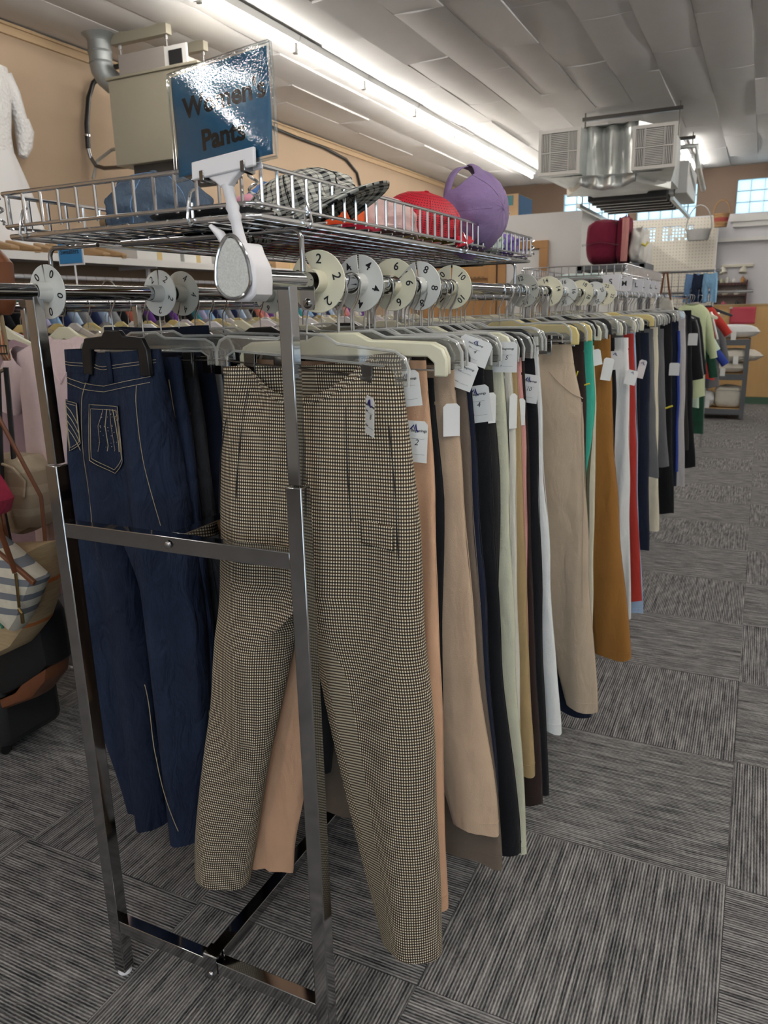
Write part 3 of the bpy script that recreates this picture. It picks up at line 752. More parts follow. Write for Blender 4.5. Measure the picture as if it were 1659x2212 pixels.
# ------------------------------------------------------------------ trousers
def sgnpow(c, p): return math.copysign(abs(c) ** p, c)
class Trousers:
    def __init__(s, xl, xr, zt, hem_l, hem_r, zl, zr, hip=.03, rise=.29, dw=.030, dh=.045, dl=.05, fold=.006, crease=.0, dip=(.02, .008), seed=1, lam=.09, crx=None, ex=.62, tilt=0.0, skew=0.0, knee=0.0, clips=None):
        s.__dict__.update(locals()); s.hw = (xr - xl) / 2; s.xc = (xl + xr) / 2
        s.zc = zt - rise; s.cx = s.xc if crx is None else crx
    def foldy(s, x, z):
        g = smooth01((s.zt - z) / .35)
        n = noise.noise(Vector((x * 3 + s.seed, z * 1.6, s.seed * 1.7)))
        a = s.fold * (0.04 + 1.1 * g)
        w = a * math.sin(2 * PI * (x - s.xc) / s.lam + s.seed * 1.3 + 2.0 * n)
        return w + s.fold * .9 * n * (.1 + .9 * g) + s.skew * (s.zt - z)
    def edge(s, side, z):
        x = s.xl if side < 0 else s.xr
        hem = s.hem_l if side < 0 else s.hem_r
        o = hem[0] if side < 0 else hem[1]; zh = s.zl if side < 0 else s.zr
        zhip = s.zt - s.rise * .72
        e = seg([(s.zt, x), (zhip, x + side * s.hip), (lerp(zhip, zh, .45), lerp(x + side * s.hip, o, .38) - side * s.knee), (zh, o)], z)
        return e + .004 * noise.noise(Vector((s.seed * 2.1 + side, z * 5, 0))) * smooth01((s.zt - z) / .3)
    def pinch(s, x, z):
        if not s.clips: return 1.0
        g = 1 - smooth01((s.zt - z) / .11)
        return 1 - .86 * g * max(math.exp(-((x - c) / .034) ** 2) for c in s.clips)
    def ring(s, t, z, zz=None, grow=0.0):
        c, n = math.cos(t), math.sin(t)
        l, r = s.edge(-1, z), s.edge(1, z); xc, hw = (l + r) / 2, (r - l) / 2 + grow
        g = smooth01((s.zt - z) / (s.rise * .7)); d = lerp(s.dw, s.dh, g) / 2 + grow
        x = xc + hw * sgnpow(c, s.ex); d *= s.pinch(x, z); y = d * sgnpow(n, .85)
        y += s.foldy(x, z)
        return Vector((x, y, z if zz is None else zz))
    def top(s, t):
        n = math.sin(t); c = abs(sgnpow(math.cos(t), s.ex))
        k = max(0.0, 1 - (c / .72) ** 2)
        d = (s.dip[0] if n < 0 else s.dip[1]) * k * abs(n) ** .3
        return s.zt - d - s.tilt * s.hw * sgnpow(math.cos(t), s.ex)
    def build(s, M=40, nu=16, nl=30, K=5):
        mb = MB(); vs = []; fs = []; uv = []
        Q = M // 4; H = M // 2
        def arc(row):
            u = [0.0] * M; base = 3 * Q
            acc = 0
            for k in range(1, H + 1):
                i, j = (base + k - 1) % M, (base + k) % M; acc += (row[j] - row[i]).length; u[j] = acc
            acc = 0
            for k in range(1, H):
                i, j = (base - k + 1) % M, (base - k) % M; acc -= (row[j] - row[i]).length; u[j] = acc
            return u
        for i in range(nu + 1):
            f = i / nu
            row = []
            for j in range(M):
                t = 2 * PI * j / M; zt = s.top(t); zz = lerp(zt, s.zc, f); row.append(s.ring(t, lerp(s.zt, s.zc, f), zz))
            u = arc([Vector((p.x, p.y - s.foldy(p.x, p.z), p.z)) for p in row]) if True else None
            vs += row; uv += [(u[j], row[j].z) for j in range(M)]
            if i:
                for j in range(M):
                    j2 = (j + 1) % M; a, b = (i - 1) * M, i * M
                    fs.append((a + j2, a + j, b + j, b + j2))
        base = nu * M
        fr, bk = 3 * Q, Q
        pf, pb = vs[base + fr], vs[base + bk]
        crotch = []
        for k in range(1, K + 1):
            p = pb.lerp(pf, k / (K + 1)); p = Vector((s.cx, p.y, s.zc - .004)); crotch.append(len(vs)); vs.append(p); uv.append((0, p.z))
        for side in (1, -1):
            if side > 0: half = [base + (fr + k) % M for k in range(H + 1)]; inner = crotch
            else: half = [base + (bk + k) % M for k in range(H + 1)]; inner = crotch[::-1]
            prev = half + inner; n = len(prev); start = [vs[i].copy() for i in prev]
            uo = uv[base + (0 if side > 0 else H)][0]
            zh = s.zr if side > 0 else s.zl; hem = s.hem_r if side > 0 else s.hem_l
            for i in range(1, nl + 1):
                f = i / nl; z = lerp(s.zc, zh, f); bl = smooth01(f / .22)
                o = s.edge(side, z); zi = hem[0] if side > 0 else hem[1]
                inn = lerp(s.cx + side * .006, zi, f ** 1.1 if True else f)
                xc, hw = (o + inn) / 2, abs(o - inn) / 2
                d = lerp(s.dh * .9, s.dl, smooth01(f)) / 2
                cur = []; row = []
                for j in range(n):
                    if j <= H: an = lerp(-104, 104, j / H)
                    else: an = lerp(104, 256, (j - H) / (K + 1))
                    a = math.radians(an)
                    if side < 0: a = a + PI
                    c, sn = math.cos(a), math.sin(a)
                    x = xc + hw * sgnpow(c, .75); y = d * sgnpow(sn, .85)
                    if s.crease: y += (-1 if sn < 0 else 1) * s.crease * max(0, 1 - abs(c) / .35) * f ** .3
                    y += s.foldy(x, z)
                    zz = z + (.006 * math.sin(x * 40 + s.seed) if i == nl else 0)
                    p = Vector((x, y, zz))
                    if bl < 1:
                        st = start[j]; p = Vector((lerp(st.x + (o - s.edge(side, s.zc)) * .5, p.x, bl), lerp(st.y, p.y, bl), zz))
                    row.append(p)
                mid = H // 2; us = [0] * n; us[mid] = uo; acc = uo
                for j in range(mid + 1, n): acc += (row[j] - row[j - 1]).length; us[j] = acc
                acc = uo
                for j in range(mid - 1, -1, -1): acc -= (row[j] - row[j + 1]).length; us[j] = acc
                for j in range(n): cur.append(len(vs)); vs.append(row[j]); uv.append((us[j], row[j].z))
                for j in range(n):
                    j2 = (j + 1) % n; fs.append((prev[j2], prev[j], cur[j], cur[j2]))
                prev = cur
        mb.v = [tuple(v) for v in vs]; mb.f = fs; mb.uv = uv
        return mb
    def waistband(s, h=.036, grow=.0016, M=40):
        mb = MB(); vs = []; fs = []; uv = []
        for i in range(4):
            f = [0, 0, 1, 1][i]; g = [-.0005, grow, grow, 0][i]
            for j in range(M):
                t = 2 * PI * j / M; zt = s.top(t) + .0008
                p = s.ring(t, s.zt - h * f, zt - h * f, g); acc = (acc + (Vector(p) - Vector(vs[-1])).length) if j else .9; vs.append(p); uv.append((acc, zt - h * f + .0043))
        for i in range(3):
            for j in range(M):
                j2 = (j + 1) % M; fs.append((i * M + j2, i * M + j, (i + 1) * M + j, (i + 1) * M + j2))
        mb.v = [tuple(v) for v in vs]; mb.f = fs; mb.uv = uv
        return mb
    def front(s, x, z, off=.0015):
        l, r = s.edge(-1, z), s.edge(1, z); xc, hw = (l + r) / 2, (r - l) / 2
        c = min(1, abs((x - xc) / hw)) ** (1 / s.ex); n = -math.sqrt(max(0, 1 - c * c))
        g = smooth01((s.zt - z) / (s.rise * .7)); d = lerp(s.dw, s.dh, g) / 2 * s.pinch(x, z)
        return Vector((x, -d * abs(n) ** .85 + s.foldy(x, z) - off, z))
def patch(s, outl, off=.0016, nu=10, nv=10):
    """bilinear quad patch lying on the front of the trousers: outl = 4 corner (x,z)"""
    a, b, c, d = [Vector(p) for p in outl]
    q = lambda u, v: a.lerp(b, u).lerp(d.lerp(c, u), v)
    mb = MB(); mb.grid(lambda u, v: s.front(*q(u, v), off), nu, nv, lambda u, v: tuple(q(u, v))); return mb
def surf_line(s, pts, r=.0008, off=.002, n=12):
    p2 = []
    for (a, b) in zip(pts, pts[1:]):
        for k in range(n): p2.append(s.front(lerp(a[0], b[0], k / n), lerp(a[1], b[1], k / n), off))
    p2.append(s.front(pts[-1][0], pts[-1][1], off))
    return MB().tube(p2, r, 4)
def price_tag(parent, x, y, z, w=.042, h=.056, rz=0.0, rx=0.0, ry=0.0, num='', lines=True, world_parent=True, mark=True):
    M = TR(x, y, z) @ RZ(rz) @ RY(ry) @ RX(rx)
    if world_parent: M = world_of(parent).inverted() @ M
    t = put('price_tag', MB().prism([(-w / 2, -h / 2), (w / 2, -h / 2), (w / 2, h / 2 - .006), (w / 2 - .006, h / 2), (-w / 2 + .006, h / 2), (-w / 2, h / 2 - .006)], M @ FACE, .0006), PAPER, parent, world=False, smooth=False)
    F = M @ TR(0, -.0005, 0) @ FACE
    if lines:
        put_text('lettering', 'New Beginnings', h * .095, INK, t, F @ TR(0, h * .27, 0), bold=.01)
        put_text('lettering', 'Size ________', h * .085, INK, t, F @ TR(0, h * .11, 0))
        put_text('lettering', 'Price ________', h * .085, INK, t, F @ TR(0, -h * .27, 0))
    if num: put_text('handwriting', num, h * .20, INK, t, F @ TR(h * .05, -h * .02, 0), shear=.3)
    if mark:
        q = [(-.10, .30), (-.02, .40), (.0, .30), (.03, .42), (.05, .28), (.10, .24)]
        put('marker_scribble', MB().tube([F @ Vector((a * h, b * h, .0004)) for a, b in q], h * .022, 4), PURPLEINK, t, world=False)
    return t
def pants(label, y, m, T, group='pants hanging on the aisle side rail', rz=0.0, wb=None, piv=None, name='trousers', wbh=.036, cat='pants', M=40):
    px = XR if piv is None else piv
    r = thing(name, label, cat, (px, y, min(T.zl, T.zr)), group=group)
    mb = T.build(M=M); mb.v = [(a, b + y, c) for a, b, c in mb.v]
    body = put('legs', mb, m, r, angle=75)
    w = T.waistband(wbh, M=M); w.v = [(a, b + y, c) for a, b, c in w.v]
    put('waistband', w, wb or m, r, angle=60)
    r.rotation_euler = (0, 0, rz)
    return r, body

# ================================================================== TROUSERS ON THE RIGHT RAIL
C = {'peach': (.62, .37, .23), 'black': (.008, .008, .010), 'tan': (.50, .36, .25), 'taupe': (.145, .11, .085), 'navy': (.010, .014, .030), 'charcoal': (.03, .028, .027),
     'sage': (.58, .57, .43), 'offwhite': (.68, .64, .55), 'khaki': (.38, .265, .13), 'pink': (.62, .30, .27), 'brown': (.030, .017, .014), 'white': (.74, .74, .72),
     'beige': (.47, .37, .27), 'teal': (.055, .42, .30), 'cream': (.66, .60, .46), 'ochre': (.30, .135, .030), 'red': (.38, .035, .025), 'ltblue': (.32, .43, .58),
     'grey': (.13, .13, .135), 'ltgrey': (.44, .42, .42), 'olive': (.09, .09, .05), 'green': (.50, .56, .34), 'mauve': (.36, .24, .27), 'royal': (.03, .06, .30)}
CM = {k: cloth(k, v) for k, v in C.items()}
# the checked pair at the front
T0 = Trousers(-.857, -.513, 1.381, (-1.035, -.908), (-.575, -.450), .252, .252, hip=.035, rise=.40, dw=.050, dh=.085, dl=.075, fold=.0075, crease=.005, dip=(.060, .010), seed=3, lam=.16, crx=-.716, tilt=-.075, knee=-.004, clips=(-.795, -.560))
hr, hb = pants('black, brown and cream checked wide leg trousers hanging closest to the open rack end', 1.125, HOUND, T0, rz=0.0, wbh=.012, M=96)
# fly, pocket flap and dart seams
def at(mb, y): mb.v = [(a, b + y, c) for a, b, c in mb.v]; return mb
put('fly_seam', at(surf_line(T0, [(-.693, 1.31), (-.700, 1.20), (-.712, 1.10), (-.716, 1.04)], .0012), 1.125), INK, hr)
put('pocket_seam', at(surf_line(T0, [(-.845, 1.28), (-.880, 1.18), (-.885, 1.10)], .0010), 1.125), INK, hr)
put('pocket_seam', at(surf_line(T0, [(-.525, 1.28), (-.510, 1.16), (-.505, 1.06)], .0010), 1.125), INK, hr)
put('dart_seam', at(surf_line(T0, [(-.60, 1.31), (-.595, 1.20), (-.590, 1.12)], .0010), 1.125), INK, hr)
put('dart_seam', at(surf_line(T0, [(-.80, 1.33), (-.815, 1.20), (-.82, 1.14)], .0010), 1.125), INK, hr)
put('pocket_flap', at(patch(T0, [(-.575, 1.125), (-.515, 1.115), (-.513, 1.075), (-.573, 1.082)], .003), 1.125), HOUND, hr, solid=.001)
price_tag(hr, -.541, 1.068, 1.300, .036, .062, rz=-.72, ry=.10, num='8')
hanger('clear', -.678, 1.125, 'clear plastic clip hanger holding the checked trousers', ry=.075, rz=-.05)

# label, y, colour, x right, z top, hem x, hem z, width, hanger, options
ROW = [
 ('peach dress trousers with long side pleats hanging right behind the checked trousers', 1.190, 'peach', -.497, 1.377, -.465, .300, .36, 'cream', dict(hem_l=(-.965, -.825), zl=.262, crease=.006, lam=.055, fold=.006)),
 ('black trousers squeezed between the peach and the tan pairs', 1.228, 'black', -.499, 1.345, -.49, .50, .34, 'black', {}),
 ('tan trousers with a wide plain waistband beside the taupe pair', 1.275, 'tan', -.480, 1.366, -.383, .437, .33, 'blackpinch', dict(zl=.50, hem_r=(-.482, -.383), crease=.004)),
 ('dark taupe trousers with the lowest hem behind the tan pair', 1.318, 'taupe', -.478, 1.397, -.388, .330, .34, 'black', dict(hem_r=(-.52, -.388))),
 ('dark navy trousers with a folded tag next to the taupe pair', 1.360, 'navy', -.480, 1.372, -.41, .45, .34, 'clear', {}),
 ('black trousers carrying the big white tag sized 4', 1.415, 'black', -.473, 1.362, -.373, .293, .35, 'clear', dict(hem_r=(-.435, -.373))),
 ('charcoal brown trousers half hidden behind the sage pair', 1.462, 'charcoal', -.469, 1.341, -.446, .60, .33, 'black', {}),
 ('pale sage jeans with stitched side seam and bulky rolled waistband', 1.528, 'sage', -.472, 1.404, -.390, .200, .35, 'cream', dict(dw=.045, dh=.034, hem_r=(-.45, -.390), fold=.003)),
 ('black trousers hidden between the sage and the khaki pairs', 1.576, 'black', -.482, 1.36, -.44, .40, .33, 'black', {}),
 ('off-white trousers between the sage jeans and the khaki pair', 1.602, 'offwhite', -.476, 1.393, -.430, .42, .33, 'clear', {}),
 ('khaki brown chinos with visible side stitching', 1.635, 'khaki', -.472, 1.372, -.403, .353, .33, 'black', dict(hem_r=(-.455, -.403))),
 ('salmon pink trousers beside the khaki chinos', 1.665, 'pink', -.470, 1.360, -.432, .55, .33, 'clear', {}),
 ('dark brown velvet trousers with a flared hem behind the khaki chinos', 1.700, 'brown', -.472, 1.343, -.396, .225, .33, 'black', dict(hem_r=(-.52, -.396))),
 ('black flared trousers with a white tag marked with purple ink next to white pants', 1.748, 'black', -.465, 1.396, -.393, .216, .34, 'clear', dict(hem_r=(-.50, -.393))),
 ('bright white trousers in front of the gap in the row', 1.800, 'white', -.468, 1.391, -.376, .381, .34, 'clear', dict(hem_r=(-.430, -.376))),
 ('beige stretch trousers with a slanted pocket and a grey metal clip', 2.160, 'beige', -.468, 1.356, -.346, .262, .36, 'clear', dict(hem_r=(-.441, -.346), dw=.05, dh=.07, fold=.004, hip=.045)),
 ('navy trousers peeping out below the hem of the beige pair', 2.225, 'navy', -.485, 1.333, -.374, .205, .34, 'black', {}),
 ('dark brown corduroy trousers with yellow tag threads', 2.310, 'brown', -.465, 1.372, -.405, .222, .35, 'yellow', dict(dh=.05)),
 ('teal green leggings next to dark brown corduroys', 2.425, 'teal', -.462, 1.372, -.475, .42, .34, 'black', dict(knee=.012)),
 ('olive trousers beside the teal leggings', 2.475, 'olive', -.478, 1.35, -.45, .40, .33, 'black', {}),
 ('cream trousers in front of the ochre corduroys', 2.520, 'cream', -.474, 1.335, -.428, .178, .33, 'cream', {}),
 ('ochre brown corduroy jeans with a wide puckered hem', 2.740, 'ochre', -.462, 1.36, -.326, .185, .36, 'black', dict(hem_r=(-.462, -.326), dh=.07, dl=.07)),
 ('black jeans with a silver rivet next to white jeans', 2.865, 'black', -.468, 1.345, -.43, .35, .34, 'clear', {}),
 ('crumpled white jeans with a wide open waist', 3.120, 'white', -.458, 1.335, -.384, .190, .35, 'black', dict(dw=.07, dh=.07, fold=.008, lam=.07)),
 ('rust red gathered hem trousers after the crumpled white jeans', 3.285, 'red', -.462, 1.345, -.363, .205, .35, 'cream', dict(dh=.06)),
 ('light blue trousers with a plain high waistband', 3.385, 'ltblue', -.472, 1.375, -.365, .110, .35, 'clear', dict(dh=.06)),
 ('black knit trousers behind the light blue pair', 3.52, 'black', -.475, 1.40, -.42, .32, .34, 'cream', {}),
 ('dark navy trousers with two white tags', 3.80, 'navy', -.467, 1.33, -.40, .28, .35, 'clear', dict(dh=.06)),
 ('dark grey short leggings with tapered legs', 3.955, 'grey', -.467, 1.343, -.395, .62, .34, 'black', dict(dh=.05)),
 ('cream trousers behind the dark grey leggings', 4.13, 'cream', -.467, 1.345, -.393, .298, .34, 'clear', dict(dh=.05)),
 ('mid grey capri leggings with a yellow thread', 4.35, 'grey', -.462, 1.33, -.385, .60, .34, 'clear', dict(dh=.06)),
 ('long black trousers with a square white tag', 4.70, 'black', -.459, 1.372, -.371, .246, .35, 'black', dict(dh=.06)),
 ('black track trousers with a royal blue side stripe', 4.98, 'navy', -.448, 1.365, -.39, .35, .34, 'clear', dict(dh=.06)),
 ('light grey sweatpants between the track trousers and shiny black pair', 5.35, 'ltgrey', -.441, 1.362, -.369, .276, .34, 'clear', dict(dh=.06)),
 ('charcoal trousers next to the light grey sweatpants', 5.50, 'charcoal', -.445, 1.38, -.37, .50, .34, 'black', dict(dh=.05)),
 ('shiny black trousers last on the pants rail', 5.75, 'black', -.440, 1.41, -.335, .327, .36, 'clear', dict(dh=.07)),
]
PT = {}
for i, (lab, y, cn, xr, zt, hx, hz, w, hk, kw) in enumerate(ROW):
    kw = dict(kw); s = i + 11; r2 = random.Random(s)
    far = y > 2.0
    xl = xr - w
    hemr = kw.pop('hem_r', (hx - r2.uniform(.09, .13), hx)); zl = kw.pop('zl', hz + r2.uniform(-.02, .03))
    heml = kw.pop('hem_l', (xl - (hx - xr) * .6, xl - (hx - xr) * .6 + (hemr[1] - hemr[0])))
    dd = dict(dw=.018, dh=.028, dl=.034, fold=.0035, dip=(.012, .004), lam=.10, hip=.018, ex=.5, clips=((xl + xr) / 2 - .118, (xl + xr) / 2 + .118)); dd.update(kw)
    Tt = Trousers(xl, xr, zt, heml, hemr, zl, hz, seed=s, **dd)
    rt, bd = pants(lab, y, CM[cn], Tt, wbh=.040 if i % 3 else .05)
    PT[lab[:12]] = (rt, Tt, y)
    # side seam stitched down the visible edge
    e = [Vector((Tt.edge(1, z) + .0004, y + Tt.foldy(Tt.edge(1, z), z), z)) for z in [lerp(zt - .045, hz, k / 24) for k in range(25)]]
    put('side_seam', MB().tube(e, .0009, 4), CM[cn], rt)
    if y < 3.4:
        zz = hz + .028; hp = []
        for k in range(13):
            a = math.radians(lerp(-100, 60, k / 12)); o_ = Tt.edge(1, zz); xc_, hw_ = (o_ + hemr[0]) / 2, (o_ - hemr[0]) / 2; x_ = xc_ + hw_ * sgnpow(math.cos(a), .75)
            hp.append(Vector((x_ + .0004, y + Tt.dl / 2 * 1.01 * sgnpow(math.sin(a), .85) + Tt.foldy(x_, zz), zz)))
        put('hem_stitch', MB().tube(hp, .0009, 4), CM[cn], rt)
    cxh = (xl + xr) / 2
    hanger(hk, lerp(cxh, XR, .75), y, {'clear': 'clear plastic clip hanger holding the ', 'cream': 'cream plastic clip hanger holding the ', 'yellow': 'yellow plastic clip hanger holding the ', 'black': 'black plastic clip hanger holding the ', 'blackpinch': 'black pinch hanger holding the '}[hk] + ' '.join(lab.split()[:4]), rz=r2.uniform(-.06, .10), ry=r2.uniform(-.03, .05))
# loose extra hanger hooks and hangers crowding the rail
EX = [(1.165, 'cream'), (1.21, 'clear'), (1.30, 'clear'), (1.345, 'clear'), (1.44, 'clear'), (1.485, 'clear'), (1.56, 'cream'), (1.62, 'clear'), (1.69, 'clear'), (1.775, 'clear'), (2.09, 'clear'), (2.125, 'yellow'), (2.19, 'clear'), (2.255, 'black'), (2.285, 'clear'), (2.36, 'black'), (2.39, 'clear'), (2.45, 'clear'), (2.50, 'black'), (2.56, 'clear'), (2.66, 'clear'), (2.70, 'black'), (2.78, 'black'), (2.82, 'clear'), (2.91, 'clear'), (2.96, 'cream'), (3.02, 'clear'), (3.07, 'black'), (3.19, 'clear'), (3.24, 'clear'), (3.33, 'clear'), (3.47, 'clear'), (3.58, 'cream'), (3.72, 'yellow'), (3.87, 'clear'), (4.04, 'clear'), (4.22, 'clear'), (4.29, 'clear'), (4.44, 'clear'), (4.55, 'clear'), (4.62, 'clear'), (4.80, 'clear'), (4.90, 'clear'), (5.08, 'clear'), (5.2, 'clear'), (5.45, 'clear'), (5.62, 'clear')]
BK = ['black', 'navy', 'charcoal', 'black', 'brown', 'grey', 'navy']
for i, (y, hk) in enumerate(EX):
    hanger(hk, XR + rnd.uniform(-.015, .01), y, {'clear': 'spare clear plastic clip hanger crowded on the pants rail', 'cream': 'spare cream plastic clip hanger crowded on the pants rail', 'yellow': 'spare yellow plastic clip hanger crowded on the pants rail', 'black': 'spare black plastic clip hanger crowded on the pants rail'}[hk], rz=rnd.uniform(-.10, .12), ry=rnd.uniform(-.05, .05), group='spare %s hangers on the pants rail' % hk)
# dark pairs filling the back of the row
FILL = [2.265, 2.655, 2.80, 2.93, 3.00, 3.20, 3.46, 3.60, 3.70, 3.88, 4.06, 4.20, 4.45, 4.56, 4.82, 4.9, 5.12, 5.24, 5.62]
for i, y in enumerate(FILL):
    cn = BK[i % len(BK)]; xr = -.490 - rnd.random() * .02; s = 60 + i; hz = rnd.uniform(.2, .45)
    Tt = Trousers(xr - .33, xr, 1.36, (xr - .36, xr - .25), (xr - .05, xr + .035), hz, hz, seed=s, dw=.018, dh=.028, dl=.034, fold=.003, dip=(.01, .004), hip=.015, ex=.5)
    pants('%s trousers set back between brighter pairs on the aisle side rail' % {'black': 'plain black', 'navy': 'plain dark navy', 'charcoal': 'plain charcoal', 'brown': 'plain dark brown', 'grey': 'plain dark grey'}[cn], y, CM[cn], Tt, group='set back %s pairs' % cn)

def P_(k): return next(v for kk, v in PT.items() if kk.startswith(k[:12]))
def tg(key, x, y, z, **kw): price_tag(P_(key)[0], x, y, z, **kw)
tg('peach dress', -.507, 1.163, 1.246, w=.046, h=.070, num='2', rz=.10, ry=.05)
tg('peach dress', -.512, 1.150, 1.335, w=.045, h=.058, num='', rz=.05, ry=-.12)
tg('tan trousers', -.478, 1.262, 1.270, w=.030, h=.058, rz=.6, num='', lines=False, mark=False)
tg('dark taupe t', -.470, 1.302, 1.345, w=.042, h=.050, rz=.3, ry=.35, num='', mark=False)
tg('dark navy tr', -.464, 1.338, 1.385, w=.060, h=.046, rz=.2, ry=.35, num='4')
tg('black trouser', -.470, 1.378, 1.283, w=.055, h=.068, ry=-.18, num='4') if False else None
price_tag(PT['black trouse'][0], -.474, 1.385, 1.283, .056, .070, rz=.05, ry=-.16, num='4')
tg('charcoal bro', -.462, 1.440, 1.270, w=.020, h=.06, rz=.9, num='', lines=False, mark=False)
tg('pale sage je', -.455, 1.500, 1.364, w=.050, h=.060, rz=.05, num='S', mark=False)
tg('off-white tr', -.462, 1.590, 1.245, w=.02, h=.075, rz=.9, num='', lines=False, mark=False)
tg('salmon pink ', -.462, 1.655, 1.235, w=.02, h=.06, rz=.9, num='', lines=False, mark=False)
tg('black flared', -.468, 1.722, 1.280, w=.052, h=.064, ry=.12, num='10')
tg('black jeans ', -.452, 2.82, 1.27, w=.05, h=.065, ry=-.1, num='', lines=False)
tg('crumpled whi', -.43, 3.06, 1.19, w=.045, h=.055, ry=.25, rz=.5, num='', lines=False)
tg('ochre brown ', -.455, 2.68, 1.25, w=.035, h=.075, ry=.15, rz=.4, num='', lines=False, mark=False)
tg('cream trouse', -.462, 2.49, 1.30, w=.04, h=.05, ry=-.2, rz=.5, num='', lines=False, mark=False)
tg('light blue t', -.43, 3.34, 1.20, w=.03, h=.075, ry=.2, num='', lines=False)
tg('dark navy tr', -.43, 3.75, 1.16, w=.07, h=.08, ry=.05, num='', lines=False) if False else None
tg('long black t', -.42, 4.64, 1.10, w=.055, h=.07, num='', lines=False, mark=False)
tg('shiny black ', -.41, 5.68, 1.22, w=.06, h=.08, num='', lines=False, mark=False)
# beige pair: slanted pocket edge, grey clip
rt, Tt, y = P_('beige stretc')
put('pocket_edge', at(surf_line(Tt, [(-.520, 1.285), (-.49, 1.255), (-.455, 1.225), (-.428, 1.21)], .0016, .004), y), CM['beige'], rt)
put('front_crease', at(surf_line(Tt, [(-.43, 1.20), (-.41, .9), (-.40, .6)], .0014, .003), y), CM['beige'], rt)
rt, Tt, y = P_('pale sage je')
for k in range(22):
    z = 1.30 - k * .016
    x = Tt.edge(1, z) - .028
    put('seam_pucker', MB().tube([Tt.front(x, z, .001) + Vector((0, y, 0)), Tt.front(x + .016, z - .002, .0015) + Vector((0, y, 0))], .0012, 4), CM['sage'], rt)
rt, Tt, y = P_('dark brown c') if any(k.startswith('dark brown c') for k in PT) else P_('dark brown v')
YTH = mat('yellow_thread', (.75, .65, .05), .6)
put('tag_thread', MB().tube([(-.475, y - .03, 1.26), (-.470, y - .033, 1.275)], .0022, 5), YTH, rt)
put('tag_thread', MB().tube([(-.45, y - .03, 1.235), (-.435, y - .033, 1.24)], .0022, 5), YTH, rt)
rt, Tt, y = P_('mid grey cap'); put('tag_thread', MB().tube([(-.42, y - .04, .92), (-.385, y - .045, .935)], .005, 5), YTH, rt)
rt, Tt, y = P_('black track '); put('side_stripe', MB().tube([Vector((Tt.edge(1, z) + .002, y - .02, z)) for z in [1.3 - k * .05 for k in range(18)]], .009, 6), CM['royal'], rt)

# ================================================================== JEANS ON THE LEFT RAIL
LG = 'jeans and pants on the jeans rail'
TJ = Trousers(-1.385, -1.125, 1.392, (-1.365, -1.250), (-1.236, -1.140), .215, .195, hip=.012, rise=.36, dw=.075, dh=.115, dl=.085, fold=.017, dip=(.006, .03), seed=5, lam=.115, knee=-.035, ex=.6, tilt=.0, clips=(-1.306, -1.146))
jr, jb = pants('blue bootcut jeans with jewelled back pockets on a black pinch hanger', 1.262, DENIM, TJ, LG, piv=XL, name='jeans', wbh=.048, M=96)
yj = 1.262
def stitch(pts, off=.003, r=.0007, m=STITCH): put('stitching', at(surf_line(TJ, pts, r, off), yj), m, jr)
for dz in (0, .012): stitch([(-1.375, 1.335 - dz), (-1.32, 1.322 - dz), (-1.25, 1.318 - dz), (-1.14, 1.338 - dz)])
stitch([(-1.38, 1.362), (-1.25, 1.352), (-1.13, 1.366)]); stitch([(-1.38, 1.368), (-1.25, 1.358), (-1.13, 1.372)])
stitch([(-1.305, 1.385), (-1.318, 1.25), (-1.33, 1.10), (-1.345, .98)]); stitch([(-1.165, 1.32), (-1.152, 1.20), (-1.135, 1.02)])
for x in (-1.31, -1.228):
    lp = put('belt_loop', at(patch(TJ, [(x - .006, 1.390), (x + .006, 1.390), (x + .007, 1.325), (x - .005, 1.325)], .006, 3, 8), yj), DENIM, jr, solid=.003)
pk = MB()
a = [(-1.286, 1.282), (-1.212, 1.278), (-1.206, 1.160), (-1.240, 1.128), (-1.284, 1.160)]
def pocket(outl, m=DENIM, par=jr, TT=TJ, yy=yj, off=.004, st=True):
    cx = sum(p[0] for p in outl) / len(outl); cz = sum(p[1] for p in outl) / len(outl)
    mb = MB(); vs = [TT.front(cx, cz, off) + Vector((0, yy, 0))]; ring = []
    for (p, q) in zip(outl, outl[1:] + outl[:1]):
        for k in range(5): ring.append((lerp(p[0], q[0], k / 5), lerp(p[1], q[1], k / 5)))
    n = len(ring); L = 4
    for l in range(1, L + 1):
        for (x, z) in ring: vs.append(TT.front(lerp(cx, x, l / L), lerp(cz, z, l / L), off) + Vector((0, yy, 0)))
    fs = [(0, 1 + i, 1 + (i + 1) % n) for i in range(n)]
    for l in range(L - 1):
        for i in range(n): fs.append((1 + l * n + i, 1 + (l + 1) * n + i, 1 + (l + 1) * n + (i + 1) % n, 1 + l * n + (i + 1) % n))
    mb.add(vs, fs); po = put('back_pocket', mb, m, par, solid=.002)
    if st:
        for sc_ in (.97, .86):
            ring2 = [TT.front(cx + (x - cx) * sc_, cz + (z - cz) * sc_, off + .0015) + Vector((0, yy, 0)) for x, z in ring]
            put('pocket_stitching', MB().tube(ring2, .0007, 4, closed=True), STITCH, po)
    return po
po = pocket(a)
for k in range(5):      # jewelled spray on the pocket
    x0 = -1.250 + k * .008; pts = [(x0, 1.27), (x0 - .012 + k * .006, 1.235), (x0 - .010 + k * .007, 1.20 - .008 * (k % 3)), (x0 - .014 + k * .008, 1.180)]
    put('embroidery', at(surf_line(TJ, pts, .0009, .0075, 8), yj), STITCH if k % 2 else SILVER, po)
gem = MB().lathe([(0, .0012), (.0011, .0008), (.0015, 0)], 6)
g0 = None
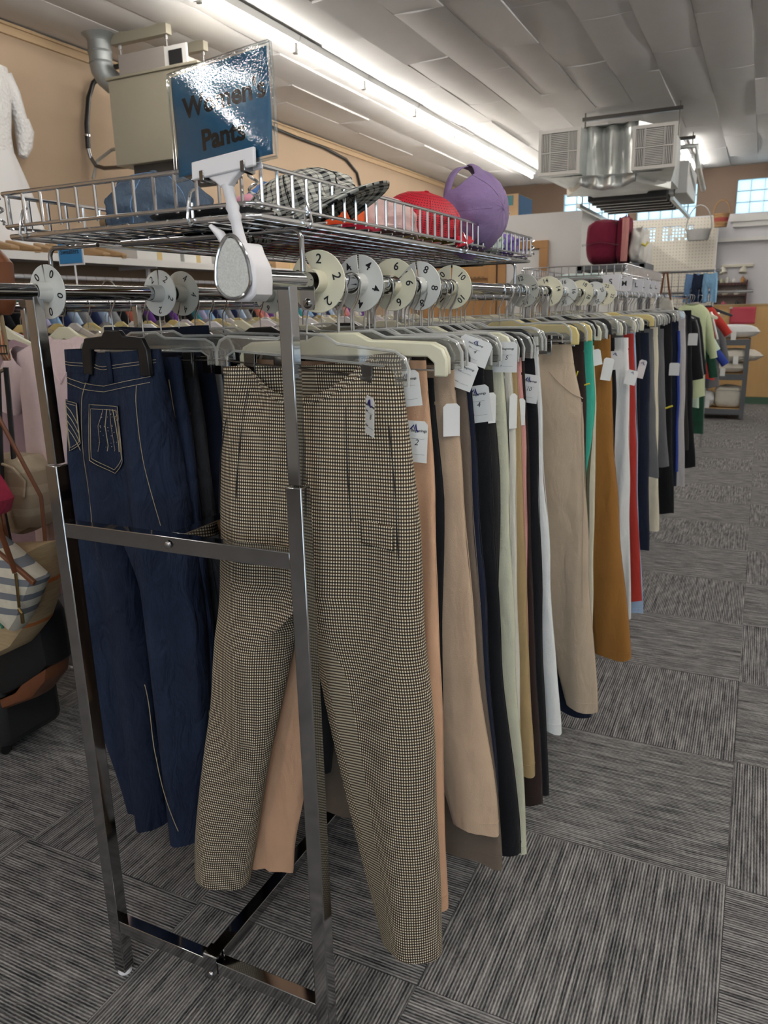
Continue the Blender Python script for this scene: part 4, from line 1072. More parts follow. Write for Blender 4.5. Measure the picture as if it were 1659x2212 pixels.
for k in range(34):
    x, z = -1.262 + rnd.random() * .048, 1.185 + rnd.random() * .075; p = TJ.front(x, z, .0075) + Vector((0, yj, 0)); M = AX((1, 0, 0), (0, 0, 1), (0, -1, 0), p)
    if g0 is None: g0 = put('rhinestone', gem, SILVER, po, world=False); o = g0
    else: o = instance('rhinestone', g0, po)
    o.matrix_basis = world_of(po).inverted() @ M
po = pocket([(-1.382, 1.285), (-1.335, 1.280), (-1.335, 1.19), (-1.372, 1.17)])
for k in range(4): put('embroidery', at(surf_line(TJ, [(-1.378, 1.275 - k * .015), (-1.36, 1.262 - k * .018), (-1.338, 1.235 - k * .02)], .0008, .007, 6), yj), STITCH, po)
stitch([(-1.235, .62), (-1.19, .45), (-1.165, .25)], r=.0009)
hanger('pinch', -1.226, 1.240, 'black plastic pinch hanger holding the jewelled jeans', group='clip hangers on the chrome rails').location.z = ZR + .004
LROW = [
 ('dark blue stitched jeans behind the jewelled pair', 1.325, DENIM, -1.128, 1.372, (-1.19, -1.08), .24, .29, 'clear', dict(dh=.06, dl=.06)),
 ('faded black jeans with a brown leather patch and a copper rivet', 1.385, DENIMK, -1.135, 1.372, (-1.17, -1.06), .25, .30, 'clear', dict(dh=.06, dl=.06)),
 ('dark navy knit trousers beside the faded black jeans', 1.47, CM['navy'], -1.160, 1.435, (-1.16, -1.05), .25, .32, 'black', dict(dh=.05)),
 ('white trousers between navy and blue pairs on the jeans rail', 1.545, CM['white'], -1.195, 1.383, (-1.20, -1.12), .30, .32, 'black', dict(dh=.05)),
 ('mid blue jeans behind the white trousers on the jeans rail', 1.605, DENIML, -1.205, 1.40, (-1.21, -1.12), .30, .32, 'clear', dict(dh=.05)),
 ('light grey trousers on the jeans rail', 1.665, CM['ltgrey'], -1.215, 1.39, (-1.21, -1.12), .30, .32, 'clear', dict(dh=.05)),
 ('black trousers behind the light grey pair on the jeans rail', 1.73, CM['black'], -1.03, 1.38, (-1.05, -.95), .25, .34, 'black', {}),
 ('dark denim jeans on the jeans rail', 1.86, DENIMD, -1.03, 1.38, (-1.05, -.94), .2, .34, 'clear', {}),
 ('tan trousers with flared hems seen through the rack legs', 1.95, CM['tan'], -1.02, 1.38, (-1.05, -.90), .30, .36, 'cream', dict(dh=.06)),
 ('navy flared trousers on the jeans rail', 2.05, CM['navy'], -1.02, 1.38, (-1.05, -.90), .2, .36, 'clear', dict(dh=.06)),
 ('black wide trousers on the jeans rail', 2.20, CM['black'], -1.02, 1.38, (-1.05, -.90), .2, .36, 'black', dict(dh=.06)),
]
for i, (lab, y, m, xr, zt, hemr, hz, w, hk, kw) in enumerate(LROW):
    dd = dict(dw=.03, dh=.035, dl=.045, fold=.005, dip=(.012, .004), hip=.015, ex=.5); dd.update(kw)
    xl = xr - w
    Tt = Trousers(xl, xr, zt, (xl - .02, xl + .09), hemr, hz, hz - .02, seed=120 + i, **dd)
    rt, bd = pants(lab, y, m, Tt, LG, piv=XL, name='jeans' if 'jeans' in lab and 'trousers' not in lab else 'trousers', wbh=.042)
    if 'stitched' in lab or 'copper' in lab:
        put('side_seam', MB().tube([Vector((Tt.edge(1, z) - .012, y - .012 + Tt.foldy(Tt.edge(1, z), z) - .018, z)) for z in [zt - .045 - k * .04 for k in range(26)]], .001, 4), STITCH if 'stitched' in lab else DENIMK, rt)
    if 'copper' in lab:
        put('leather_patch', at(patch(Tt, [(-1.235, 1.370), (-1.175, 1.370), (-1.178, 1.312), (-1.236, 1.308)], .004, 6, 6), y), mat('leather_brown', (.17, .065, .025), .5, 0, .2, 30), rt, solid=.002)
        put('rivet', MB().lathe([(0, .003), (.003, .0026), (.0055, .001), (.006, 0)], 12, AX((1, 0, 0), (0, 0, 1), (0, -1, 0), (-1.142, y - .030, 1.245))), mat('copper', (.75, .33, .16), .25, 1.0), rt)
        for x in (-1.165, -1.24): put('belt_loop', at(patch(Tt, [(x - .005, 1.372), (x + .005, 1.372), (x + .006, 1.30), (x - .004, 1.30)], .005, 3, 6), y), DENIMK, rt, solid=.003)
    hanger(hk, lerp((xl + xr) / 2, XL, .6), y, {'clear': 'clear plastic clip hanger holding the ', 'cream': 'cream plastic clip hanger holding the ', 'black': 'black plastic clip hanger holding the '}[hk] + ' '.join(lab.split()[:5]), rz=rnd.uniform(-.1, .1), ry=rnd.uniform(-.04, .04))
for i in range(26):
    y = 2.50 + i * .13; hk = 'clear' if i % 3 else 'cream'
    hanger(hk, XL, y, 'spare %s plastic clip hanger past the 6 divider on the jeans rail' % hk, rz=rnd.uniform(-.1, .1), group='spare %s hangers on the jeans rail' % hk)
    if i % 2 == 0:
        m, nm = [(DENIM, 'blue denim'), (CM['black'], 'plain black'), (DENIMD, 'dark denim'), (CM['grey'], 'plain grey')][(i // 2) % 4]
        Tt = Trousers(-1.36, -1.03, 1.38, (-1.38, -1.26), (-1.14, -1.02), .22, .22, seed=200 + i, dw=.03, dh=.045, dl=.05, dip=(.01, .004))
        pants('%s trousers past the 6 divider on the jeans rail' % nm, y, m, Tt, 'far %s pairs on the jeans rail' % nm, piv=XL)

# ================================================================== CAPS IN THE BASKET
def rot_to(xa, za):
    x = Vector(xa).normalized(); z = Vector(za); z = (z - z.dot(x) * x).normalized(); y = z.cross(x)
    return AX(x, y, z, (0, 0, 0))
def cap(label, loc, R, crown_m, brim_m=None, sz=(1, 1, 1), opening=True, brim=True, crush=.0, seed=0, strap_m=None, button=True, brim_len=.072, inner=None, seam_m=None):
    r = thing('cap', label, 'cap', loc); r.rotation_euler = R.to_euler()
    a, b, h = .098 * sz[0], .086 * sz[1], .118 * sz[2]
    def P(phi, v, off=0.0):
        d = abs(((phi - PI + PI) % (2 * PI)) - PI)
        z0 = (.056 * math.sqrt(max(0, 1 - (d / .62) ** 2)) if opening and d < .62 else 0.0)
        t = v; zz = lerp(z0 / h, 1, t)
        rad = (1 - zz ** 2.6) ** .5 if zz < 1 else 0
        n = noise.noise(Vector((math.cos(phi) * 2 + seed, math.sin(phi) * 2, zz * 2.2))) + .5 * noise.noise(Vector((math.cos(phi) * 5 + seed, math.sin(phi) * 5, zz * 5)))
        k = 1 + crush * n * (1.2 - .4 * zz)
        bulge = 1 + .03 * math.sin(3 * phi) ** 2
        return Vector(((a + off) * rad * math.cos(phi) * k * bulge, (b + off) * rad * math.sin(phi) * k * bulge, (h + off) * zz * (1 + crush * .55 * (1 - zz ** 3) * noise.noise(Vector((math.cos(phi) + seed, math.sin(phi) * 1.3, 5)))) ))
    mb = MB(); nu, nv = 64, 18
    mb.grid(lambda u, v: P(2 * PI * u, v), nu, nv, lambda u, v: (u * .56, v * .15))
    put('crown', mb, crown_m, r, world=False, solid=.002, angle=80)
    mb = MB()
    for k in range(6): mb.tube([P(2 * PI * k / 6 + PI / 6 * 0, v / 10, .0012) for v in range(11)], .0011, 4, caps=False)
    put('seam', mb, seam_m or crown_m, r, world=False)
    if button:
        put('button', MB().lathe([(0, .004), (.005, .003), (.007, 0)], 10, TR(0, 0, P(0, 1).z)), brim_m or crown_m, r, world=False)
    if opening:
        st = [Vector((a * 1.04 * math.cos(PI - .68 + 1.36 * k / 12), b * 1.04 * math.sin(PI - .68 + 1.36 * k / 12), .010)) for k in range(13)]
        mb = MB(); vs = []
        for p in st: vs += [p + Vector((0, 0, -.010)), p + Vector((0, 0, .010))]
        mb.add(vs, [(2 * i, 2 * i + 2, 2 * i + 3, 2 * i + 1) for i in range(12)])
        s = put('strap', mb, crown_m, r, world=False, solid=.0025)
        if strap_m:
            mb = MB(); vs = []
            for p in st[7:11]: q = p * 1.03; vs += [Vector((q.x, q.y, .001)), Vector((q.x, q.y, .019))]
            mb.add(vs, [(2 * i, 2 * i + 2, 2 * i + 3, 2 * i + 1) for i in range(3)]); put('strap_tab', mb, strap_m, s, world=False, solid=.002)
    if brim:
        def B(u, v):
            ph = lerp(-1.15, 1.15, u); L = brim_len * (1 - abs(u * 2 - 1) ** 2.4)
            x0, y0 = a * math.cos(ph), b * math.sin(ph)
            return Vector((x0 + L * v * (.9 + .1 * math.cos(ph)), y0 * (1 + .06 * v), .004 - .010 * v * v - .014 * (u * 2 - 1) ** 2 * v))
        mb = MB(); mb.grid(B, 24, 8, lambda u, v: (u * .2, v * .08)); put('brim', mb, brim_m or crown_m, r, world=False, solid=.004)
    return r
def blob(name, label, cat, loc, size, m, seed=0, p=.7, n=.10, rot=(0, 0, 0), group=None, freq=2.0, root=True, parent=None, part='body', flat=True):
    mb = MB(); nu, nv = 40, 24
    def fn(u, v):
        th = 2 * PI * u; ph = PI * (v - .5)
        c = abs(math.cos(ph)) ** p
        x = c * sgnpow(math.cos(th), p); y = c * sgnpow(math.sin(th), p); z = sgnpow(math.sin(ph), p)
        k = 1 + n * (noise.noise(Vector((x * freq + seed, y * freq, z * freq))) + .5 * noise.noise(Vector((x * freq * 2.7 + seed, y * freq * 2.7, z * freq * 2.7))))
        return (x * size[0] / 2 * k, y * size[1] / 2 * k, (z * .5 + .5) * size[2] * (k if z > 0 else 1))
    mb.grid(fn, nu, nv, lambda u, v: (u * .5, v * .3))
    if parent is not None:
        return put(part, mb, m, parent, world=False, angle=80)
    o = put(name, mb, m, angle=80); o.location = loc; o.rotation_euler = rot
    return tag(o, label, cat, group)
BZ = 1.6035
PURPLE = cloth('purple', (.265, .18, .345)); REDC = cloth('redcap', (.50, .012, .03)); YELC = cloth('yellowcap', (.55, .48, .13)); PINKC = cloth('palepink', (.68, .48, .45)); ORANGE = cloth('orange', (.75, .12, .03))
cap('faded denim cap with a tan strap tab lying in the wire basket', (-.995, 1.150, BZ + .012), rot_to((.74, .67, .05), (.10, -.10, 1)), DENIMC, strap_m=mat('tan_leather', (.17, .10, .045), .5), sz=(.98, .98, .76), crush=.22, seed=4, seam_m=DENIML)
pl = cap('black and white plaid flat cap with its stiff brim tipped up', (-.752, 1.235, BZ + .012), rot_to((.93, -.22, .25), (-.25, -.1, 1)), PLAID, sz=(1.12, 1.0, .66), opening=False, crush=.22, seed=9, button=False, brim_len=.085)
cap('pale pink cotton cap slumped in the wire basket', (-.775, 1.60, BZ + .022), rot_to((.55, -.80, 0), (.1, 0, 1)), PINKC, sz=(1, .95, .62), crush=.14, seed=2, opening=False)
def mesh_mat():
    m, nt, out = new_mat('red_mesh')
    b = N(nt, 'ShaderNodeBsdfPrincipled'); nt.links.new(b.outputs[0], out.inputs[0]); b.inputs['Roughness'].default_value = .6
    uv = N(nt, 'ShaderNodeUVMap'); sp = N(nt, 'ShaderNodeSeparateXYZ'); nt.links.new(uv.outputs[0], sp.inputs[0])
    def cell(s_, P): return math_n(nt, 'SUBTRACT', math_n(nt, 'FRACT', math_n(nt, 'DIVIDE', s_, P)), .5)
    dx, dy = cell(sp.outputs[0], .0085), cell(sp.outputs[1], .0085)
    f = math_n(nt, 'LESS_THAN', math_n(nt, 'ADD', math_n(nt, 'MULTIPLY', dx, dx), math_n(nt, 'MULTIPLY', dy, dy)), .06)
    nt.links.new(rgbmix(nt, f, (.55, .012, .03), (.12, .002, .008)), b.inputs['Base Color'])
    return m
cap('red mesh back cap next to the upright purple cap', (-.735, 1.735, BZ + .034), rot_to((.35, .93, 0), (.25, -.15, 1)), mesh_mat(), REDC, sz=(1, 1, .70), crush=.06, seed=6, opening=False)
cap('mustard yellow cap behind the red mesh cap', (-.80, 1.90, BZ + .02), rot_to((-.6, .8, 0), (0, 0, 1)), YELC, sz=(.95, .95, .85), crush=.08, seed=8)
pc = cap('purple washed cap standing on its brim with its back opening upwards', (-.705, 1.955, BZ + .095), rot_to((.12, .62, -.78), (.93, -.30, .10)), PURPLE, sz=(1.02, 1.03, .95), crush=.09, seed=1, brim_len=.030)
for i, (dx, dz) in enumerate([(.052, .0), (.058, .012), (.064, .022)]):
    a_, b_, h_ = .1, .0886, .112
put_text('embroidery', 'Lovin', .022, mat('thread_white', (.8, .75, .6), .7), pc, TR(.064, .055, .066) @ RZ(.6) @ RX(.6) @ RZ(1.2), bold=.02, extr=.001)
blob('scarf', 'folded pink checked scarf in the basket behind the denim cap', 'scarf', (-.905, 1.36, BZ), (.15, .20, .072), cloth('pinkfold', (.74, .34, .42)), 3, .55, .12, rot=(0, .1, .6))
blob('hat', 'bright orange knit hat behind the plaid cap', 'hat', (-.83, 1.50, BZ), (.14, .15, .085), ORANGE, 5, .8, .08)
blob('hat', 'tall blue felt hat at the back of the basket', 'hat', (-1.045, 1.62, BZ), (.15, .15, .15), cloth('bluehat', (.08, .20, .50)), 8, .8, .06)
blob('folded_shirt', 'flat red folded shirt lying on the basket floor under the caps', 'shirt', (-.95, 1.62, BZ), (.26, .30, .022), REDC, 12, .45, .10)
blob('folded_shirt', 'crimson folded shirt on the basket floor near the front wires', 'shirt', (-.80, 1.42, BZ), (.20, .10, .02), cloth('crimson', (.35, .01, .03)), 14, .45, .10)
blob('folded_shirt', 'yellow folded shirt on the basket floor', 'shirt', (-1.07, 1.34, BZ), (.11, .14, .015), cloth('yellowfold', (.8, .5, .03)), 15, .5, .08)
blob('folded_shirt', 'dark folded shirt on the basket floor beside the denim cap', 'shirt', (-.82, 1.08, BZ), (.18, .16, .02), CM['black'], 16, .5, .08)
blob('scarf', 'pale green and white printed scarf at the end of the basket', 'scarf', (-.735, 2.13, BZ), (.14, .13, .05), cloth('mint', (.55, .66, .58), .3), 17, .6, .18)
blob('scarf', 'violet ribbon scarf bunched in the basket corner', 'scarf', (-.700, 2.27, BZ), (.08, .10, .06), cloth('violet', (.20, .12, .42)), 18, .7, .2)
# things in the farther basket
blob('folded_shirt', 'pale mint folded shirt in the nearly empty wire basket', 'shirt', (-1.0, 4.9, BZ), (.25, .3, .04), cloth('mint2', (.6, .72, .68)), 19, .5, .1)

# ================================================================== LEFT SIDE: pink tee, tops, handbags
def garment(label, x, y, m, zt=1.40, length=.62, half=.21, dep=.05, sleeve=.16, seed=0, group=None, name='shirt', cat='shirt', sl_down=True, rz=0.0, slz=None, flare=.02, neck=.055, ndrop=.015, fold=.008, M=28, rows=18):
    r = thing(name, label, cat, (x, y, zt - length), group=group)
    mb = MB(); nr = rows
    def row(f):
        if f < .16: t = f / .16; return lerp(neck, half, t ** .9), -(.055) * t ** 1.2
        t = (f - .16) / .84; return lerp(half, half + flare, t) - .012 * math.sin(t * PI), lerp(-.055, -length, t)
    vs = []
    for i in range(nr + 1):
        hw, z = row(i / nr)
        for j in range(M):
            t = 2 * PI * j / M; c, n = math.cos(t), math.sin(t)
            xx = hw * sgnpow(c, .6); yy = dep / 2 * (.35 + .65 * smooth01(i / nr * 4)) * sgnpow(n, .8)
            zz = z
            if i == 0 and n < 0: zz -= ndrop * (1 - abs(c))
            g = smooth01((i / nr) * 1.5)
            yy += fold * g * math.sin(xx * 38 + seed + 3 * noise.noise(Vector((xx * 3, zz * 2, seed))))
            if i == nr: zz += .01 * math.sin(xx * 25 + seed)
            vs.append((x + xx, y + yy, zt + zz))
    fs = [(i * M + (j + 1) % M, i * M + j, (i + 1) * M + j, (i + 1) * M + (j + 1) % M) for i in range(nr) for j in range(M)]
    mb.add(vs, fs); put('body', mb, m, r, angle=80)
    for s in (-1, 1):
        p0 = Vector((x + s * (half - .035), y, zt - .075)); p1 = Vector((x + s * (half + (.10 if sleeve < .3 else .06)), y + .01, zt - .075 - sleeve))
        pts = [p0.lerp(p1, k / 6) + Vector((0, 0, .01 * math.sin(k / 6 * PI))) for k in range(7)]
        mb = MB(); kk = min(1.0, half / .18); mb.tube(pts, [q_ * kk for q_ in ([.060, .066, .066, .064, .063, .062, .064] if sleeve < .3 else [.055, .06, .055, .05, .045, .042, .04])], 14, caps=False)
        mb.v = [(a, y + (b - y) * (dep / .14), c) for a, b, c in mb.v]
        put('sleeve', mb, m, r, angle=80)
    r.rotation_euler = (0, 0, rz)
    return r
def top_hanger(x, y, label, m, z=ZR, group='tops hangers', half=.20, rz=0.0, key=None):
    key = ('top', m.name)
    if key not in HPROTO:
        r = thing('shirt_hanger', 'p', 'hanger', (0, 0, 0))
        hook = [(-.0185 * math.cos(q), 0, .0035 + .0185 * math.sin(q)) for q in [math.radians(-25 + i * 20) for i in range(11)]] + [(.0165, 0, -.010), (.010, 0, -.026), (.001, 0, -.040), (0, 0, -.055), (0, 0, -.075)]
        put('hook', MB().tube(hook, .0017, 6), STEEL, r, world=False)
        arm = [(-.02, -.068), (.02, -.068), (.06, -.092), (.205, -.150), (.212, -.165), (.200, -.172), (.05, -.120), (0, -.105), (-.05, -.120), (-.200, -.172), (-.212, -.165), (-.205, -.150), (-.06, -.092)]
        put('arms', MB().prism(arm, FACE, .012), m, r, world=False, bevel=.003); HPROTO[key] = r; o = r
    else: o = dup(HPROTO[key])
    o['label'] = label; o['group'] = group; o.location = (x, y, z + RR - .0205); o.rotation_euler = (0, 0, rz)
    return o
# second rack standing parallel to the first, its near rail in line behind the jeans rail
XB = -1.985
make_rack('chrome two-rail clothing rack of tops standing behind the jeans rack', 2.13, 4.62, 1.66, 4.75, xl=XB - .56, xr=XB)
TEE = cloth('teepink', (.72, .56, .56), .03)
tee = garment('pale pink v-neck t-shirt with a chest pocket on a cream hanger', XB, 1.80, TEE, zt=1.405, length=.82, half=.225, dep=.10, sleeve=.15, seed=3, fold=.012, flare=.05, M=40, rows=26)
put('pocket', MB().prism([(-.045, -.05), (.045, -.05), (.045, .05), (-.045, .05)], TR(XB + .10, 1.738, 1.20) @ FACE, .002), TEE, tee)
put('neckband', MB().tube([(XB - .07, 1.785, 1.400), (XB - .055, 1.765, 1.36), (XB - .02, 1.752, 1.30), (XB + .012, 1.748, 1.262), (XB + .04, 1.752, 1.30), (XB + .065, 1.765, 1.36), (XB + .07, 1.785, 1.40)], .0045, 6), TEE, tee)
top_hanger(XB, 1.80, 'cream plastic shirt hanger holding the pale pink t-shirt', CREAMP)
garment('mauve long sleeved top beside the pale pink t-shirt', -2.49, 1.98, CM['mauve'], zt=1.39, length=.95, half=.20, dep=.09, sleeve=.4, seed=8)
top_hanger(-2.49, 1.98, 'cream plastic shirt hanger holding the mauve top', CREAMP)
TOPC = [('purple', (.16, .06, .28)), ('pale blue', (.45, .58, .75)), ('white', (.74, .74, .74)), ('black', (.012, .012, .014)), ('lilac', (.45, .42, .62)), ('rose', (.62, .30, .34)), ('navy', (.02, .03, .09)), ('cream', (.70, .65, .52)), ('grey', (.30, .30, .31)), ('teal', (.05, .25, .28)), ('coral', (.70, .20, .13)), ('sky blue', (.30, .50, .72))]
TM = {n: cloth('top_' + n.replace(' ', '_'), c) for n, c in TOPC}
for i in range(30):
    y = 1.90 + i * .092; n = TOPC[i % len(TOPC)][0]; hm = [CLEARP, CREAMP, CLEARP, WHITEP][i % 4]
    garment('%s top hanging close packed on the rack behind the jeans' % n, XB - rnd.random() * .02, y, TM[n], zt=1.39, length=rnd.uniform(.55, .75), half=.19, dep=.035, sleeve=.18, seed=i, group='%s tops on the rack behind the jeans' % n, fold=.003, M=20, rows=10)
    top_hanger(XB, y, '%s plastic shirt hanger on the rack behind the jeans' % {'clear_plastic': 'clear', 'cream_plastic': 'cream', 'white_plastic': 'white'}[hm.name], hm, group='%s shirt hangers behind the jeans' % hm.name.split('_')[0], rz=rnd.uniform(-.12, .12))
# third rack and the wall rail farther left
XCR = -3.30
make_rack('chrome two-rail clothing rack of tops on yellow hangers toward the tan wall', 2.336, 6.03, 2.2, 6.2, xl=XCR - .56, xr=XCR)
for i in range(34):
    y = 2.28 + i * .112; n = TOPC[(i * 5 + 2) % len(TOPC)][0]; hm = [YELLOWP, CLEARP, YELLOWP, WHITEP][i % 4]
    garment('%s top hanging on the rack toward the tan wall' % n, XCR, y, TM[n], zt=1.39, length=.6, half=.19, dep=.04, sleeve=.18, seed=i + 50, group='%s tops on the rack toward the tan wall' % n, fold=.003, M=16, rows=8)
    top_hanger(XCR, y, '%s plastic shirt hanger on the rack toward the tan wall' % {'yellow_plastic': 'yellow', 'clear_plastic': 'clear', 'white_plastic': 'white'}[hm.name], hm, group='%s shirt hangers toward the tan wall' % hm.name.split('_')[0], rz=rnd.uniform(-.12, .12))
# wall shelf with a hanging rail under it
sh = thing('wall_shelf', 'long white wall shelf with a hanging rail beneath along the tan wall', 'shelf', (-4.95, 6.0, 1.88))
put('board', MB().box(X0, -4.72, 2.0, 9.6, 1.885, 1.915), WHITEW, sh, bevel=.003)
put('front_lip', MB().box(-4.72, -4.70, 2.0, 9.6, 1.865, 1.92), WHITEW, sh)
put('rail', MB().tube([(-4.86, 2.0, 1.76), (-4.86, 9.6, 1.76)], .016, 12), WHITEP, sh)
for y in (2.4, 3.9, 5.4, 6.9, 8.4): put('bracket', MB().box(X0, -4.76, y - .012, y + .012, 1.855, 1.885).box(-4.875, -4.845, y - .012, y + .012, 1.745, 1.855), WHITEP, sh)
for i in range(58):
    y = 3.6 + i * .098; n = TOPC[(i * 7 + 3 * (i // 9)) % len(TOPC)][0]
    if i < 30 and n in ('white', 'rose', 'cream'): n = 'black'
    garment('%s blouse hanging on the rail under the wall shelf' % n, -4.86, y, TM[n], zt=1.66, length=.55, half=.18, dep=.04, sleeve=.2, seed=i + 90, group='%s blouses under the wall shelf' % n, name='blouse', cat='blouse', fold=.003, M=14, rows=7)
    top_hanger(-4.86, y, 'clear plastic shirt hanger on the rail under the wall shelf', CLEARP, z=1.76, group='clear hangers under the wall shelf', rz=rnd.uniform(-.15, .15))
# shoes and boxes on the shelf
SHB = mat('shoe_tan', (.38, .24, .12), .45); SHK = mat('shoe_black', (.02, .02, .02), .4)
def shoe(label, x, y, z, m, rz=0.0, group='shoes on the wall shelf'):
    r = thing('shoe', label, 'shoe', (x, y, z), (0, 0, rz), group=group)
    o = [(-.12, 0), (.12, 0), (.135, .012), (.125, .028), (.06, .045), (-.01, .06), (-.06, .075), (-.115, .085), (-.125, .03)]
    put('upper', MB().prism(o, TR(0, 0, .012) @ FACE, .075), m, r, world=False, bevel=.012)
    put('sole', MB().prism([(-.125, 0), (.135, 0), (.135, .012), (-.125, .012)], FACE, .08), mat('sole_gum', (.30, .19, .09), .6), r, world=False, bevel=.003)
for i, y in enumerate((3.95, 4.10, 4.32, 4.45, 4.8, 4.95, 6.9, 7.05)):
    m, n = (SHB, 'tan leather') if i < 6 else (SHK, 'black leather')
    shoe('%s shoe standing on the white wall shelf' % n, -4.85 + .02 * (i % 2), y, 1.915, m, rz=.2 * (i % 2), group='%s shoes on the wall shelf' % n)
CARD = mat('cardboard', (.50, .33, .18), .8, 0, .08, 6)
for i, (y0, y1, h, lab) in enumerate([(5.2, 5.75, .22, 'white cardboard carton with printed lines on the wall shelf'), (5.8, 6.2, .20, 'low white carton beside the printed one on the wall shelf'), (6.3, 6.75, .17, 'pale carton at the middle of the wall shelf'), (7.3, 7.9, .15, 'flat brown carton on the wall shelf')]):
    b = thing('carton', lab, 'box', (-4.95, (y0 + y1) / 2, 1.915))
    put('body', MB().box(-5.12, -4.78, y0, y1, 1.915, 1.915 + h), WHITEW if i < 3 else CARD, b, bevel=.004)
    put('tape', MB().box(-5.122, -4.778, (y0 + y1) / 2 - .03, (y0 + y1) / 2 + .03, 1.915 + .002, 1.915 + h + .001), mat('tape', (.6, .45, .2), .4), b)
# small blue sign over the second rack
sg = thing('rack_sign', 'small blue card reading Sweaters on a clear stem above the hangers', 'sign', (-2.545, 2.40, ZR))
put('card', MB().prism([(-.062, -.042), (.062, -.042), (.062, .042), (-.062, .042)], TR(-2.56, 2.40, 1.717) @ FACE, .003), mat('sign_blue_light', (.03, .22, .48), .4), sg)
put('sleeve', MB().prism([(-.070, -.050), (.070, -.050), (.070, .050), (-.070, .050)], TR(-2.56, 2.404, 1.717) @ FACE, .003), WHITEP, sg)
put_text('lettering', 'Sweaters', .028, INK, sg, world_of(sg).inverted() @ TR(-2.56, 2.3975, 1.72) @ FACE, bold=.01)
put('stem', MB().tube([(-2.545, 2.404, ZR), (-2.545, 2.404, 1.668)], .004, 8), WHITEP, sg)

# ------------------------------------------------------------------ handbags
def puffy(mb, outl, M, depth, layers=6, inset=.10):
    n = len(outl); cx = sum(p[0] for p in outl) / n; cy = sum(p[1] for p in outl) / n
    dense = []
    for (p, q) in zip(outl, outl[1:] + outl[:1]):
        for k in range(4): dense.append((lerp(p[0], q[0], k / 4), lerp(p[1], q[1], k / 4)))
    n = len(dense); vs = []; fs = []
    L = [(-1, 0.0), (-1, .45), (-.96, .75), (-.80, .93), (-.4, .995), (0, 1), (.4, .995), (.80, .93), (.96, .75), (1, .45), (1, 0)]
    for (t, s) in L:
        for (x, y) in dense: vs.append(M @ Vector((cx + (x - cx) * s, cy + (y - cy) * s, -t * depth / 2)))
    for i in range(len(L) - 1):
        for j in range(n): fs.append((i * n + j, (i + 1) * n + j, (i + 1) * n + (j + 1) % n, i * n + (j + 1) % n))
    mb.add(vs, fs); return mb
def band_mat(name, base, bandc, axis, zs, hw, var=.12, stretch=(20, 20, 160), rough=.8):
    m, nt, out = new_mat(name)
    b = N(nt, 'ShaderNodeBsdfPrincipled'); nt.links.new(b.outputs[0], out.inputs[0]); b.inputs['Roughness'].default_value = rough
    tc = N(nt, 'ShaderNodeTexCoord'); sp = N(nt, 'ShaderNodeSeparateXYZ'); nt.links.new(tc.outputs['Object'], sp.inputs[0])
    mp = N(nt, 'ShaderNodeMapping'); mp.inputs['Scale'].default_value = stretch; nt.links.new(tc.outputs['Object'], mp.inputs[0])
    no = N(nt, 'ShaderNodeTexNoise'); no.inputs['Scale'].default_value = 1; no.inputs['Detail'].default_value = 3; nt.links.new(mp.outputs[0], no.inputs['Vector'])
    col = rgbmix(nt, no.outputs[0], tuple(c * (1 - 3 * var) for c in base), tuple(min(1, c * (1 + 2 * var)) for c in base))
    s = None
    for z in zs:
        f = math_n(nt, 'LESS_THAN', math_n(nt, 'ABSOLUTE', math_n(nt, 'SUBTRACT', sp.outputs[axis], z)), hw); s = f if s is None else math_n(nt, 'ADD', s, f)
    nt.links.new(rgbmix(nt, s, col, bandc), b.inputs['Base Color'])
    return m
LEA = mat('leather_tan', (.16, .055, .022), .45, 0, .15, 20); LEAK = mat('leather_black', (.012, .012, .013), .35)
# stand that carries the bags (its pole is left of the picture)
st = thing('bag_stand', 'chrome floor stand whose arms carry the handbags', 'display stand', (-2.85, 1.40, 0))
put('pole', MB().tube([(-2.85, 1.40, .02), (-2.85, 1.40, 1.72)], .016, 12), CHROME, st)
put('base', MB().lathe([(0, .02), (.15, .018), (.155, 0), (0, 0)], 28, TR(-2.85, 1.40, 0)), CHROME, st)
for (z, x, y) in ((1.66, -1.50, 1.21), (1.28, -2.02, 1.50), (1.24, -1.86, 1.36), (1.30, -2.05, 1.62)):
    put('arm', MB().tube([(-2.85, 1.40, z), (x - .05, y, z), (x, y, z + .015)], .006, 8), CHROME, st)
BG = 'handbags on the bag stand'
def bag(name, label, loc): return thing(name, label, 'handbag', loc, group=BG)
b = bag('straw_bag', 'woven straw tote with orange stripes and embroidered flowers', (-2.03, 1.50, .42))
STRAW = band_mat('straw_weave', (.50, .36, .20), (.55, .16, .04), 2, (.415, .285, .145), .007)
Mf = TR(0, 1.50, 0) @ FACE
put('body', puffy(MB(), [(-2.26, .80), (-2.05, .79), (-1.825, .825), (-1.835, .73), (-1.86, .64), (-1.91, .555), (-1.99, .475), (-2.10, .42), (-2.22, .42), (-2.32, .50), (-2.36, .62), (-2.34, .80)], Mf, .14), STRAW, b)
for x in (-1.92, -2.20): put('handle', MB().tube([(x - .03, 1.46, .79), (x - .035, 1.46, .95), (-2.03, 1.46, 1.28), (-2.02, 1.50, 1.295), (x + .04, 1.54, .95), (x + .03, 1.54, .79)], .006, 6), LEA, b)
put('price_sticker', MB().prism([(-.012, -.02), (.012, -.02), (.012, .02), (-.012, .02)], TR(-1.895, 1.428, .775) @ RY(.2) @ FACE, .001), mat('sticker_violet', (.55, .25, .55), .6), b)
